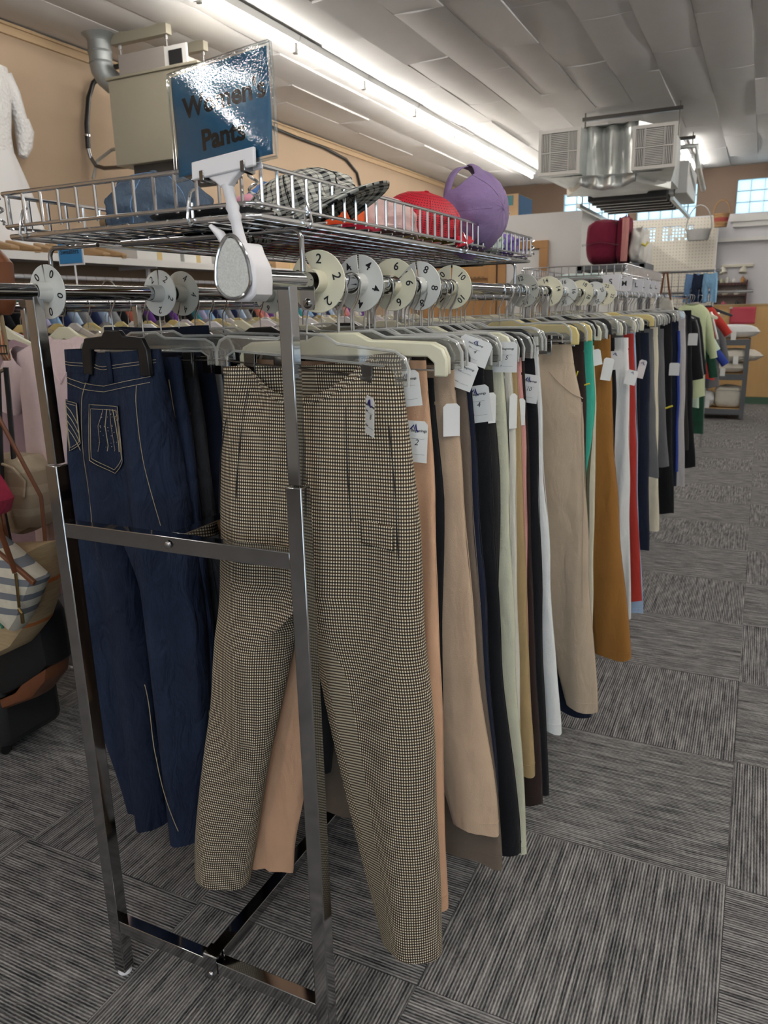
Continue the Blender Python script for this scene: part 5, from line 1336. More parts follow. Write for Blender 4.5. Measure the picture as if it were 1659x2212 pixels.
def flower(x, z, m, r=.018, y=1.428):
    mb = MB()
    for k in range(6):
        q = k * PI / 3; mb.lathe([(0, .006), (r * .35, .005), (r * .5, 0)], 8, AX((1, 0, 0), (0, 0, 1), (0, -1, 0), (x + r * .6 * math.cos(q), y, z + r * .6 * math.sin(q))))
    f = put('flower', mb, m, b); put('flower_centre', MB().lathe([(0, .010), (r * .25, .008), (r * .4, 0)], 8, AX((1, 0, 0), (0, 0, 1), (0, -1, 0), (x, y, z))), mat('flower_pink', (.6, .05, .25), .6), f)
flower(-1.935, .612, mat('flower_violet', (.35, .18, .50), .6), .026); flower(-1.975, .625, mat('flower_yellow', (.6, .5, .05), .6), .02); flower(-2.00, .60, mat('flower_orange', (.6, .17, .02), .6), .018); flower(-1.945, .575, mat('flower_lilac', (.45, .28, .62), .6), .02)
put('green_scroll', MB().tube([(-2.03 + .04 * (1 - k / 26) * math.cos(k * .36), 1.428, .555 + .04 * (1 - k / 26) * math.sin(k * .36)) for k in range(26)] , .004, 6), mat('scroll_green', (.02, .20, .13), .6), b)
b = bag('canvas_bag', 'striped grey and cream canvas bag with brown leather trim', (-1.85, 1.36, .66))
Mr = TR(-1.835, 1.36, .76) @ RY(math.radians(28)) @ FACE
STRP = band_mat('canvas_stripes', (.62, .57, .46), (.16, .17, .19), 2, [.02 + .046 * k for k in range(8)], .010, .06, (60, 60, 60))
put('body', puffy(MB(), [(-.22, .085), (-.03, .09), (.115, .08), (.10, -.07), (.085, -.125), (-.10, -.12), (-.22, -.10)], Mr, .09), STRP, b)
put('trim', MB().prism([(-.22, .072), (.116, .070), (.117, .086), (-.22, .092)], Mr @ TR(0, 0, .030), .012), LEA, b, bevel=.003)
put('strap', MB().tube([(-1.752, 1.32, .80), (-1.775, 1.315, .90), (-1.815, 1.32, 1.02), (-1.86, 1.36, 1.25)], .009, 6, flat=.35), LEA, b)
bk = put('buckle', MB().tube([(-1.80, 1.305, .965), (-1.775, 1.305, .955), (-1.785, 1.305, .93), (-1.81, 1.305, .94)], .0025, 6, closed=True), mat('brass', (.6, .42, .18), .3, 1.0), b)
put('key_charm', MB().tube([(-1.745, 1.315, .80), (-1.742, 1.31, .74), (-1.745, 1.31, .705)], .004, 6).tube([(-1.748, 1.31, .70), (-1.738, 1.31, .69), (-1.74, 1.31, .66)], .005, 6), mat('brass_dark', (.25, .17, .07), .35, 1.0), b)
put('leather_label', MB().prism([(-.025, -.008), (.025, -.008), (.025, .008), (-.025, .008)], Mr @ TR(-.02, -.07, .048), .002), LEA, b)
b = bag('backpack', 'beige checked cloth backpack with a drawstring', (-2.06, 1.64, .79))
BEI = band_mat('beige_check', (.40, .32, .22), (.31, .24, .16), 2, (.05, .12, .19), .022, .08, (40, 40, 40))
put('body', puffy(MB(), [(-2.14, 1.05), (-2.02, 1.05), (-1.985, 1.00), (-1.985, .90), (-2.01, .82), (-2.08, .79), (-2.16, .80), (-2.20, .90), (-2.19, 1.0)], TR(0, 1.64, 0) @ FACE, .12), BEI, b)
put('strap', MB().tube([(-2.05, 1.60, 1.04), (-2.06, 1.62, 1.2), (-2.05, 1.62, 1.32)], .008, 6), LEAK, b)
put('drawstring', MB().tube([(-2.12, 1.575, 1.04), (-2.02, 1.57, 1.02), (-1.99, 1.58, .98), (-2.0, 1.575, .93)], .005, 6), BEI, b)
b = bag('pouch_bag', 'raspberry red pouch bag partly behind the striped canvas bag', (-2.0, 1.46, .88))
put('body', puffy(MB(), [(-2.10, 1.10), (-2.01, 1.07), (-1.955, 1.0), (-1.925, .955), (-1.95, .91), (-2.0, .885), (-2.10, .89)], TR(0, 1.45, 0) @ FACE, .10), cloth('raspberry', (.40, .03, .07)), b)
put('strap', MB().tube([(-2.06, 1.45, 1.07), (-2.04, 1.48, 1.2), (-2.02, 1.50, 1.29)], .006, 6), LEAK, b)
b = bag('shoulder_bag', 'bright orange red shoulder bag above the straw tote', (-1.99, 1.42, .80))
put('body', puffy(MB(), [(-2.08, .94), (-1.99, .93), (-1.945, .88), (-1.93, .80), (-1.98, .77), (-2.08, .78)], TR(0, 1.41, 0) @ FACE, .06), cloth('orangered', (.65, .035, .012)), b)
put('strap', MB().tube([(-2.03, 1.42, .92), (-2.03, 1.47, 1.15), (-2.02, 1.50, 1.29)], .007, 6, flat=.4), cloth('orangered', (.65, .035, .012)), b)
b = bag('leather_bag', 'large black leather bag with a tan underside hanging lowest on the stand', (-2.10, 1.58, .17))
Ml = TR(0, 1.58, 0) @ FACE
put('body', puffy(MB(), [(-2.45, .62), (-2.0, .64), (-1.945, .56), (-1.935, .395), (-2.03, .31), (-2.25, .20), (-2.45, .16)], Ml, .13), LEAK, b)
put('underside', puffy(MB(), [(-1.945, .388), (-2.03, .303), (-2.25, .192), (-2.45, .152), (-2.45, .125), (-2.25, .155), (-2.05, .25), (-1.96, .34)], Ml, .12), LEA, b)
put('handle', MB().tube([(-2.05, 1.55, .62), (-2.08, 1.56, .9), (-2.06, 1.60, 1.31)], .007, 6), LEAK, b)
b = bag('sling_bag', 'brown tooled leather bag with a woven red and tan webbing strap', (-1.56, 1.21, 1.37))
put('body', puffy(MB(), [(-1.72, 1.62), (-1.52, 1.62), (-1.478, 1.58), (-1.482, 1.50), (-1.50, 1.47), (-1.72, 1.46)], TR(0, 1.21, 0) @ FACE, .05), LEA, b)
WEB = band_mat('webbing', (.36, .28, .17), (.30, .07, .03), 0, (.066, .075), .0022, .05, (200, 200, 200))
def ribbon(pts, w, th=.002):
    mb = MB(); vs = []
    for p in pts: vs += [Vector(p) + Vector((-w / 2, 0, 0)), Vector(p) + Vector((w / 2, 0, 0))]
    mb.add(vs, [(2 * i, 2 * i + 1, 2 * i + 3, 2 * i + 2) for i in range(len(pts) - 1)]); return mb
sp_ = put('strap', ribbon([(-1.505, 1.18, 1.50), (-1.500, 1.178, 1.46), (-1.495, 1.177, 1.42), (-1.490, 1.176, 1.385), (-1.492, 1.182, 1.373), (-1.498, 1.192, 1.374), (-1.508, 1.198, 1.39), (-1.512, 1.20, 1.44), (-1.515, 1.20, 1.50)], .020), WEB, b, solid=.002)
put('slider', MB().tube([(-1.503, 1.172, 1.405), (-1.473, 1.172, 1.405), (-1.473, 1.172, 1.388), (-1.503, 1.172, 1.388)], .0018, 6, closed=True), LEAK, sp_)
put('lacing', MB().tube([(-1.485 + (.004 if k % 2 else -.004), 1.182, 1.595 - k * .008) for k in range(12)], .002, 5), mat('lace_orange', (.5, .1, .03), .6), b)
s = thing('suitcase', 'black wheeled suitcase on the carpet below the handbags', 'suitcase', (-2.38, 1.62, 0))
put('body', MB().box(-2.62, -2.185, 1.50, 1.76, .035, .30), mat('suitcase_black', (.014, .014, .015), .7, 0, .1, 30), s, bevel=.035)
put('zip_pocket', MB().box(-2.55, -2.24, 1.485, 1.502, .07, .24), mat('suitcase_black2', (.02, .02, .021), .75), s, bevel=.012)
put('zip_pull', MB().tube([(-2.225, 1.484, .20), (-2.215, 1.482, .185), (-2.214, 1.482, .165)], .003, 6), CHROME, s)
for x in (-2.56, -2.24): put('wheel', MB().cyl((x - .012, 1.54, .022), (x + .012, 1.54, .022), .022, 14), LEAK, s)
m_ = thing('mirror_base', 'low black metal foot of a display stand on the carpet', 'stand base', (-2.55, 2.40, 0))
put('plate', MB().prism([(-.18, -.16), (.16, -.20), (.20, .14), (-.14, .18)], TR(-2.50, 2.42, .02), .04), mat('stand_black', (.015, .015, .015), .4), m_, bevel=.004)
put('upright', MB().tube([(-2.50, 2.42, .04), (-2.50, 2.42, 1.2)], .015, 8), mat('stand_black', (.015, .015, .015), .4), m_)

# ================================================================== OVERHEAD: heater, pipe, cables, duct
HTAN = mat('heater_enamel', (.31, .285, .22), .45); GREYB = mat('heater_grey', (.30, .27, .25), .5)
h = thing('unit_heater', 'tan sheet metal unit heater hung from the ceiling beside the wall', 'heater', (-4.15, 5.15, 2.57))
put('casing', MB().box(-4.575, -3.74, 4.85, 5.45, 2.575, 3.165), HTAN, h, bevel=.006)
put('lid', MB().box(-4.59, -3.725, 4.835, 5.465, 3.165, 3.185), HTAN, h, bevel=.004)
put('fan_box', MB().box(-4.50, -4.06, 4.90, 5.30, 3.185, 3.34), GREYB, h, bevel=.004)
put('grille_frame', MB().box(-4.06, -3.86, 4.90, 4.915, 3.185, 3.33), mat('grille_white', (.66, .65, .63), .5), h)
put('grille_hole', MB().box(-4.02, -3.90, 4.895, 4.905, 3.20, 3.30), INK, h)
put('outlet', MB().box(-4.45, -3.85, 4.90, 5.40, 2.46, 2.575), mat('outlet_dark', (.05, .045, .04), .6), h)
for y in (5.07, 5.5):
    put('beam', MB().box(-4.69, -4.14, y - .03, y + .03, 3.47, 3.55), HTAN, h, bevel=.004)
    for x in (-4.62, -4.17):
        rd = put('rod', MB().tube([(x, y, 3.185 if y < 5.3 else 3.185), (x, y, 3.48)], .007, 8), STEEL, h)
        put('nut', MB().cyl((x, y, 3.44), (x, y, 3.465), .016, 6), STEEL, rd)
put('service_handle', MB().tube([(-4.575, 5.0, 2.86), (-4.60, 5.0, 2.9), (-4.61, 5.0, 2.98), (-4.575, 5.0, 3.03)], .008, 8), LEAK, h)
p = thing('flue_pipe', 'grey galvanised flue pipe elbow between ceiling and heater', 'pipe', (-4.76, 4.99, 3.2))
GP = mat('flue_grey', (.30, .32, .32), .45, .6, .15, 12)
put('collar', MB().lathe([(.085, 3.49), (.095, 3.515), (.125, 3.54), (.13, 3.549)], 28, TR(-4.755, 4.99, 0)), GP, p)
put('straight', MB().tube([(-4.755, 4.99, 3.545), (-4.755, 4.99, 3.34)], .085, 24), GP, p)
put('elbow', MB().tube([(-4.755, 4.99, 3.345), (-4.752, 4.995, 3.30), (-4.735, 5.01, 3.255), (-4.70, 5.04, 3.215), (-4.65, 5.06, 3.185), (-4.60, 5.09, 3.165)], [.086, .087, .087, .087, .086, .085], 24), GP, p)
for z in (3.345, 3.42): put('joint_band', MB().lathe([(.0865, z - .008), (.090, z), (.0865, z + .008)], 28, TR(-4.755, 4.99, 0)), GP, p)
c = thing('cable', 'thick black flexible cable running down the tan wall beside the heater', 'cable', (-5.15, 5.2, 2.7))
put('hose', MB().tube([(-4.85, 5.36, 3.44), (-5.02, 5.33, 3.42), (-5.13, 5.27, 3.32), (-5.145, 5.215, 3.20), (-5.15, 5.17, 3.0), (-5.15, 5.155, 2.81)], .020, 10), LEAK, c)
put('fitting', MB().cyl((-5.15, 5.16, 2.90), (-5.15, 5.162, 2.915), .026, 12).cyl((-5.15, 5.155, 2.81), (-5.15, 5.17, 2.74), .016, 10), STEEL, c)
put('valve', MB().tube([(-5.15, 5.17, 2.75), (-5.12, 5.19, 2.68), (-5.06, 5.22, 2.66), (-4.7, 5.2, 2.64)], .016, 8), DARKSTEEL, c)
put('drain_hose', MB().tube([(-5.15, 5.17, 2.58), (-5.12, 5.21, 2.72), (-5.0, 5.26, 2.80), (-4.58, 5.2, 2.80)], .013, 8), mat('hose_grey', (.38, .37, .33), .5), c)
c = tag(put('cable', MB().tube([(-5.155, 5.9, 3.46), (-5.155, 7.0, 3.47), (-5.155, 7.7, 3.485), (-5.155, 8.44, 3.46), (-5.155, 9.1, 3.455), (-5.155, 9.7, 3.40), (-5.155, 10.0, 3.28), (-5.155, 10.1, 3.1), (-5.155, 10.12, 2.4)], .018, 10), LEAK), 'black cable drooping along the top of the tan wall past the heater', 'cable')
sm = thing('smoke_detector', 'small round white smoke detector on the ceiling by the wall', 'smoke detector', (-4.95, 3.75, ZC)); put('dome', MB().lathe([(.07, -.002), (.07, -.02), (.05, -.032), (0, -.034)], 24), WHITEP, sm, world=False); put('ring', MB().tube([(.05 * math.cos(q), .05 * math.sin(q), -.031) for q in [i * PI / 8 for i in range(16)]], .004, 6, closed=True), WHITEP, sm, world=False)

d = thing('air_duct', 'galvanised sheet metal air duct with two white grilles hung below the ceiling', 'air duct', (-1.48, 9.0, 2.5))
GR = mat('grille_cream', (.68, .66, .62), .45)
def grille(x0, x1, z0, z1, y, tilt):
    g = put('grille', MB().box(x0, x1, y - .02, y, z0, z0 + .03).box(x0, x1, y - .02, y, z1 - .03, z1).box(x0, x0 + .03, y - .02, y, z0 + .03, z1 - .03).box(x1 - .03, x1, y - .02, y, z0 + .03, z1 - .03).box(x0 + .03, x1 - .03, y - .018, y - .002, (z0 + z1) / 2 - .006, (z0 + z1) / 2 + .006), GR, d, smooth=False)
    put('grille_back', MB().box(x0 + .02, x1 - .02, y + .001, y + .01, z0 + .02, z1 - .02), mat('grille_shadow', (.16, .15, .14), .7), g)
    w = x1 - x0
    cols = [(x0 + .03, x0 + .03 + .20 * w, 'v'), (x0 + .03 + .22 * w, x0 + .03 + .63 * w, 'h'), (x0 + .03 + .65 * w, x1 - .03, 'v')]
    for (a, b, k) in cols:
        put('grille_bar', MB().box(b, b + .008, y - .018, y - .002, z0 + .03, z1 - .03), GR, g, smooth=False) if b < x1 - .05 else None
        for (c0, c1) in ((z0 + .035, (z0 + z1) / 2 - .01), ((z0 + z1) / 2 + .01, z1 - .035)):
            mb = MB()
            if k == 'v':
                n = int((b - a) / .0135)
                for i in range(n): xx = a + (b - a) * (i + .5) / n; mb.box(xx - .0035, xx + .0035, y - .015, y - .003, c0, c1)
            else:
                n = int((c1 - c0) / .0145)
                for i in range(n): zz = c0 + (c1 - c0) * (i + .5) / n; mb.box(a, b - .004, y - .015, y - .003, zz - .004, zz + .004)
            put('louvre', mb, GR, g, smooth=False)
grille(-2.115, -1.711, 2.695, 3.10, 8.0, 0); grille(-1.232, -.842, 2.668, 3.048, 8.0, 0)
mb = MB()
mb.add([(-2.11, 8.012, 2.70), (-1.715, 8.012, 2.70), (-1.715, 8.012, 3.095), (-2.11, 8.012, 3.095), (-2.0, 8.7, 2.66), (-1.66, 8.5, 2.64), (-1.66, 8.5, 3.14), (-2.0, 8.7, 3.14)], [(0, 1, 2, 3), (0, 4, 5, 1), (1, 5, 6, 2), (2, 6, 7, 3), (3, 7, 4, 0)])
put('left_boot', mb, GALV, d, smooth=False)
mb = MB()
mb.add([(-1.228, 8.012, 2.675), (-.846, 8.012, 2.675), (-.846, 8.012, 3.04), (-1.228, 8.012, 3.04), (-1.25, 8.5, 2.63), (-.95, 8.7, 2.64), (-.95, 8.7, 3.12), (-1.25, 8.5, 3.12)], [(0, 1, 2, 3), (0, 4, 5, 1), (1, 5, 6, 2), (2, 6, 7, 3), (3, 7, 4, 0)])
put('right_boot', mb, GALV, d, smooth=False)
def crease(u, v):
    x = lerp(-1.735, -1.215, u); z = lerp(2.60, 3.13, v)
    y = 8.14 + .10 * math.sin(u * PI) ** .6 + .040 * math.sin(u * 6 * PI + v * 1.5) * (.5 + .5 * v) + .03 * abs(math.sin(u * 3 * PI + v)) - .12 * (1 - v) * (1 - abs(2 * u - 1))
    return (x, y, z - .06 * math.sin(u * PI) * (1 - v))
put('folded_front', MB().grid(crease, 24, 10), GALV, d, angle=25, solid=.002)
mb = MB(); mb.add([(-1.735, 8.2, 3.135), (-1.215, 8.2, 3.135), (-.95, 8.75, 3.13), (-2.0, 8.75, 3.13), (-1.735, 8.2, 2.6), (-1.215, 8.2, 2.6), (-.95, 8.75, 2.58), (-2.0, 8.75, 2.58)], [(0, 1, 2, 3), (7, 6, 5, 4), (1, 5, 6, 2), (0, 3, 7, 4)])
mb.box(-2.0, -.95, 8.75, 9.45, 2.66, 3.13)
put('plenum', mb, GALV, d, smooth=False)
mb = MB(); mb.add([(-2.02, 8.1, 2.69), (-.95, 8.1, 2.66), (-1.2, 8.9, 2.575), (-1.75, 8.9, 2.575)], [(0, 1, 2, 3)]); put('bottom_sheet', mb, GALV, d, smooth=False, solid=.003)
put('fan_coil', MB().box(-1.92, -1.06, 9.45, 10.9, 2.60, 3.06), mat('unit_dark', (.055, .055, .055), .5), d, bevel=.01)
for k in range(5): put('unit_slat', MB().box(-1.90, -1.08, 9.6 + k * .26, 9.66 + k * .26, 2.575, 2.60), DARKSTEEL, d)
for x in (-1.99, -.99): put('angle_rail', MB().box(x - .02, x + .02, 9.3, 11.4, 2.53, 2.57), GALV, d, bevel=.003)
for y in (9.5, 11.2):
    put('hanger_bar', MB().box(-2.02, -.96, y - .02, y + .02, 3.455, 3.495), DARKSTEEL, d)
    for x in (-1.99, -.99): put('hanger_rod', MB().tube([(x, y, 2.55), (x, y, ZC)], .008, 8), DARKSTEEL, d)
put('pipe', MB().tube([(-.99, 9.6, 3.1), (-.80, 9.6, 3.1), (-.78, 9.62, 2.9), (-.78, 10.6, 2.78)], .03, 10), GALV, d)
put('return_box', MB().box(-1.06, -.86, 9.5, 10.6, 2.62, 2.95), mat('unit_white', (.6, .6, .58), .5), d, bevel=.01)

# ================================================================== WEDDING DRESS on the wall
def lace():
    m, nt, out = new_mat('dress_lace')
    b = N(nt, 'ShaderNodeBsdfPrincipled'); nt.links.new(b.outputs[0], out.inputs[0]); b.inputs['Roughness'].default_value = .6; b.inputs['Base Color'].default_value = (.80, .79, .78, 1)
    tc = N(nt, 'ShaderNodeTexCoord'); v = N(nt, 'ShaderNodeTexVoronoi'); v.inputs['Scale'].default_value = 45; nt.links.new(tc.outputs['Object'], v.inputs['Vector'])
    bp = N(nt, 'ShaderNodeBump'); bp.inputs['Strength'].default_value = .8; bp.inputs['Distance'].default_value = .012; nt.links.new(v.outputs[0], bp.inputs['Height']); nt.links.new(bp.outputs[0], b.inputs['Normal'])
    return m
LACE = lace(); SATIN = mat('dress_satin', (.80, .79, .79), .4, 0, .03, 4)
w = thing('wedding_dress', 'white lace wedding dress with long sleeves hanging high on the tan wall', 'dress', (-5.0, 4.12, 1.93))
def ring_loft(tab, n, cx, cy, fold=0.0, nf=9):
    mb = MB(); vs = []
    for (z, hy, hx) in tab:
        for j in range(n):
            q = 2 * PI * j / n; f = 1 + fold * math.sin(nf * q) * smooth01((2.9 - z) / .6)
            vs.append((cx + hx * math.sin(q) * f, cy + hy * sgnpow(math.cos(q), .8) * f, z))
    k = len(tab); mb.add(vs, [(i * n + j, i * n + (j + 1) % n, (i + 1) * n + (j + 1) % n, (i + 1) * n + j) for i in range(k - 1) for j in range(n)]); return mb
put('bodice', ring_loft([(3.20, .21, .05), (3.14, .215, .07), (3.0, .20, .09), (2.86, .17, .10), (2.74, .15, .09), (2.62, .155, .09)], 32, -5.05, 4.15), LACE, w)
put('skirt', ring_loft([(2.62, .155, .09), (2.5, .21, .10), (2.3, .29, .115), (2.1, .34, .12), (1.93, .38, .12)], 48, -5.05, 4.15, .05, 11), SATIN, w)
for s in (-1, 1):
    sl = put('sleeve', MB().tube([(-5.05, 4.15 + s * .19, 3.16), (-5.05, 4.15 + s * .235, 3.05), (-5.045, 4.15 + s * .26, 2.90), (-5.04, 4.15 + s * .275, 2.80)], [.045, .05, .05, .052], 14), LACE, w)
    put('lace_cuff', MB().tube([(-5.04, 4.15 + s * .275, 2.88), (-5.04, 4.15 + s * .285, 2.80), (-5.04, 4.15 + s * .27, 2.70), (-5.04, 4.15 + s * .24, 2.62)], [.05, .066, .055, .03], 14), LACE, sl)
put('hook', MB().tube([(-5.05, 4.15, 3.2), (-5.05, 4.15, 3.28), (-5.09, 4.15, 3.31), (-5.18, 4.15, 3.31)], .004, 6), STEEL, w)
put('wooden_hanger', MB().tube([(-5.05, 3.97, 3.19), (-5.05, 4.15, 3.215), (-5.05, 4.33, 3.19)], .012, 8), OAK, w)

# ================================================================== PARTITION TOP, BUNDLES, FAR END
struct('wall_partition_roof', MB().box(-3.88, PX - .121, PY + .121, Y1, PZ - .05, PZ - .002), WHITEW)
TEAL = mat('label_teal', (.06, .20, .22), .6)
b = thing('carton', 'brown carton with a teal label and blue side on top of the white partition', 'box', (-2.5, 8.7, PZ)); put('body', MB().box(-2.645, -2.47, 8.55, 9.1, PZ, PZ + .235), CARD, b, bevel=.003); put('label', MB().box(-2.635, -2.53, 8.545, 8.55, PZ + .12, PZ + .22), TEAL, b); put('blue_side', MB().box(-2.47, -2.465, 8.56, 9.09, PZ + .01, PZ + .225), mat('box_blue', (.10, .25, .50), .6), b)
b = thing('carton', 'plain tan carton beside the teal labelled one on the partition', 'box', (-2.75, 8.7, PZ)); put('body', MB().box(-2.86, -2.66, 8.55, 8.9, PZ, PZ + .17), CARD, b, bevel=.003); put('tape', MB().box(-2.78, -2.74, 8.548, 8.902, PZ + .001, PZ + .171), mat('tape', (.6, .45, .2), .4), b)
GSH = mat('shelf_grey', (.10, .105, .115), .5)
u = thing('shelf_unit', 'dark grey shelf unit carrying the bagged comforters', 'shelf', (-1.27, 7.55, 0))
for x in (-1.53, -.99):
    for y in (7.32, 7.85): put('post', MB().box(x - .02, x + .02, y - .02, y + .02, 0, 1.80), GSH, u)
for z in (.1, .7, 1.25, 1.76): put('shelf_board', MB().box(-1.56, -.96, 7.30, 7.87, z, z + .05), GSH, u, bevel=.004)
MAR = cloth('maroon', (.17, .012, .035), .15); BAGC = clear_mat('poly_bag', (.97, .97, .97), .25)
k = thing('comforter', 'rolled maroon comforter in a clear plastic wrap on the grey shelf unit', 'comforter', (-1.36, 7.55, 1.81))
blob('', '', '', (0, 0, 0), (.30, .42, .39), MAR, 3, .55, .06, parent=k, part='roll'); put('wrap', MB().tube([(-.16, -.215, .17), (0, -.22, .19), (.16, -.215, .16)], .02, 8, flat=.5), BAGC, k, world=False)
k = thing('comforter', 'maroon and rose folded comforter end beside the rolled one', 'comforter', (-1.185, 7.55, 1.81)); blob('', '', '', (0, 0, 0), (.10, .40, .40), MAR, 5, .5, .12, parent=k, part='fold'); put('rose_lining', MB().tube([(.03, -.2, .02), (.035, -.21, .2), (.03, -.19, .38)], .03, 8), cloth('rose_lining', (.5, .22, .2)), k, world=False)
k = thing('comforter', 'white comforter tied in a clear bag next to the maroon ones', 'comforter', (-1.055, 7.55, 1.81)); blob('', '', '', (0, 0, 0), (.15, .38, .30), cloth('bagwhite', (.66, .64, .60)), 7, .6, .14, parent=k, part='bundle'); put('tie', MB().tube([(.05, -.2, .16), (.08, -.21, .14), (.10, -.2, .17)], .012, 6), mat('tie_yellow', (.7, .6, .15), .6), k, world=False)
# baskets hung on the pegboard
def wicker(label, x, z, y, r0, r1, hgt, hh, m, oval=1.0):
    b = thing('wicker_basket', label, 'basket', (x, y, z)); n = 28
    prof = [(0, 0), (r0, 0)] + [(lerp(r0, r1, i / 12) + .004 * (i % 2), hgt * i / 12) for i in range(13)] + [(r1 - .012, hgt - .004), (r0 - .01, .012), (0, .012)]
    mb = MB(); mb.lathe(prof, n, Matrix.Diagonal((1, oval, 1, 1))); put('bowl', mb, m, b, world=False, angle=20)
    put('handle', MB().tube([(r1 * math.cos(q), 0, hgt + hh * math.sin(q)) for q in [PI * i / 16 for i in range(17)]], .016, 8, flat=.6), m, b, world=False)
    put('hook', MB().tube([(0, 0, hgt + hh + .01), (0, .05, hgt + hh + .025), (0, Y1 - .2 - y, hgt + hh + .025)], .004, 6), STEEL, b, world=False)
wicker('flat grey wicker basket with a tall hoop handle hung on the pegboard', -1.04, 2.42, 13.85, .15, .19, .17, .36, mat('wicker_grey', (.30, .30, .29), .8, 0, .4, 60, stretch=(1, 1, 6)), .6)
wicker('small brown wicker basket with a red band and hoop handle on the pegboard', -.72, 2.60, 13.85, .085, .12, .20, .20, band_mat('wicker_brown', (.30, .17, .07), (.28, .05, .04), 2, (.11,), .03, .2, (20, 20, 90)), .8)
# track light and ornament shelf on the pale wall
t = thing('track_light', 'cream track light bar with two spot heads on the pale wall', 'lamp', (-.44, Y1 - .1, 2.03))
CRM = mat('track_cream', (.62, .59, .50), .5)
put('bar', MB().box(-.68, -.20, Y1 - .05, Y1, 2.0, 2.05), CRM, t, bevel=.01)
for x, a in ((-.66, -.3), (-.34, .1)): put('spot_head', MB().lathe([(.02, 0), (.045, -.03), (.062, -.10), (.055, -.10), (.03, -.02)], 16, TR(x, Y1 - .12, 2.0) @ RY(a) @ RX(-.3)), CRM, t); put('arm', MB().tube([(x, Y1 - .04, 2.01), (x, Y1 - .12, 1.995)], .012, 8), CRM, t)
BRN = mat('curio_brown', (.060, .018, .012), .5)
o_ = thing('curio_shelf', 'small dark brown ornament shelf with scalloped fronts on the pale wall', 'shelf', (-.49, Y1 - .1, 1.38))
for z in (1.38, 1.55, 1.74): put('board', MB().box(-.72, -.265, Y1 - .14, Y1, z, z + .018), BRN, o_)
for x in (-.72, -.28): put('side', MB().box(x, x + .018, Y1 - .14, Y1, 1.32, 1.80), BRN, o_)
put('back', MB().box(-.71, -.27, Y1 - .012, Y1 - .002, 1.32, 1.75), mat('curio_back', (.25, .20, .18), .7), o_)
for i in range(9): put('scallop', MB().lathe([(0, -.004), (.024, -.004), (.024, .004), (0, .004)], 12, TR(-.695 + i * .05, Y1 - .142, 1.738) @ FACE), BRN, o_)
def mug(label, x, z, m, r=.03, hgt=.07):
    g = thing('ornament', label, 'ornament', (x, Y1 - .08, z)); put('body', MB().lathe([(0, 0), (r * .8, 0), (r, hgt * .3), (r * .9, hgt * .8), (r * .6, hgt), (0, hgt)], 14), m, g, world=False); put('knob', MB().lathe([(r * .2, hgt), (r * .35, hgt + .012), (0, hgt + .025)], 10), m, g, world=False)
    put('handle', MB().tube([(r * .9, 0, hgt * .75), (r * 1.5, 0, hgt * .6), (r * 1.4, 0, hgt * .3), (r * .95, 0, hgt * .2)], .005, 6), m, g, world=False)
for i, (x, c_, lab, hg) in enumerate([(-.66, (.55, .56, .40), 'pale green lidded jar on top of the brown ornament shelf', .075), (-.57, (.66, .64, .58), 'white floral jug on top of the brown ornament shelf', .09), (-.47, (.68, .66, .62), 'small white pot on top of the brown ornament shelf', .06), (-.34, (.45, .20, .05), 'orange bear figurine on top of the brown ornament shelf', .085)]): mug(lab, x, 1.758, mat('ceramic%d' % i, c_, .3), hgt=hg)
for i, (x, z, c_, lab) in enumerate([(-.60, 1.568, (.6, .55, .4), 'cream cup on the middle ornament shelf'), (-.42, 1.568, (.68, .66, .6), 'white cup on the middle ornament shelf'), (-.60, 1.398, (.5, .1, .15), 'red patterned cup on the lowest ornament shelf'), (-.40, 1.398, (.03, .03, .03), 'black bowl on the lowest ornament shelf')]): mug(lab, x, z, mat('ceramicb%d' % i, c_, .3), .035, .06)
pp = thing('paper_notice', 'pink paper sheet taped to the plywood screen', 'paper', (-.26, 12.49, 1.14)); put('sheet', MB().grid(lambda u, v: Vector((-.425 + .335 * u, 12.496 - .006 * math.sin(u * 5 + v * 3) - .004, 1.145 + .24 * v)), 10, 8), mat('paper_pink', (.52, .06, .09), .6), pp, solid=.001); put('tape', MB().box(-.44, -.40, 12.482, 12.487, 1.36, 1.39), mat('clear_tape', (.6, .5, .4), .3), pp)
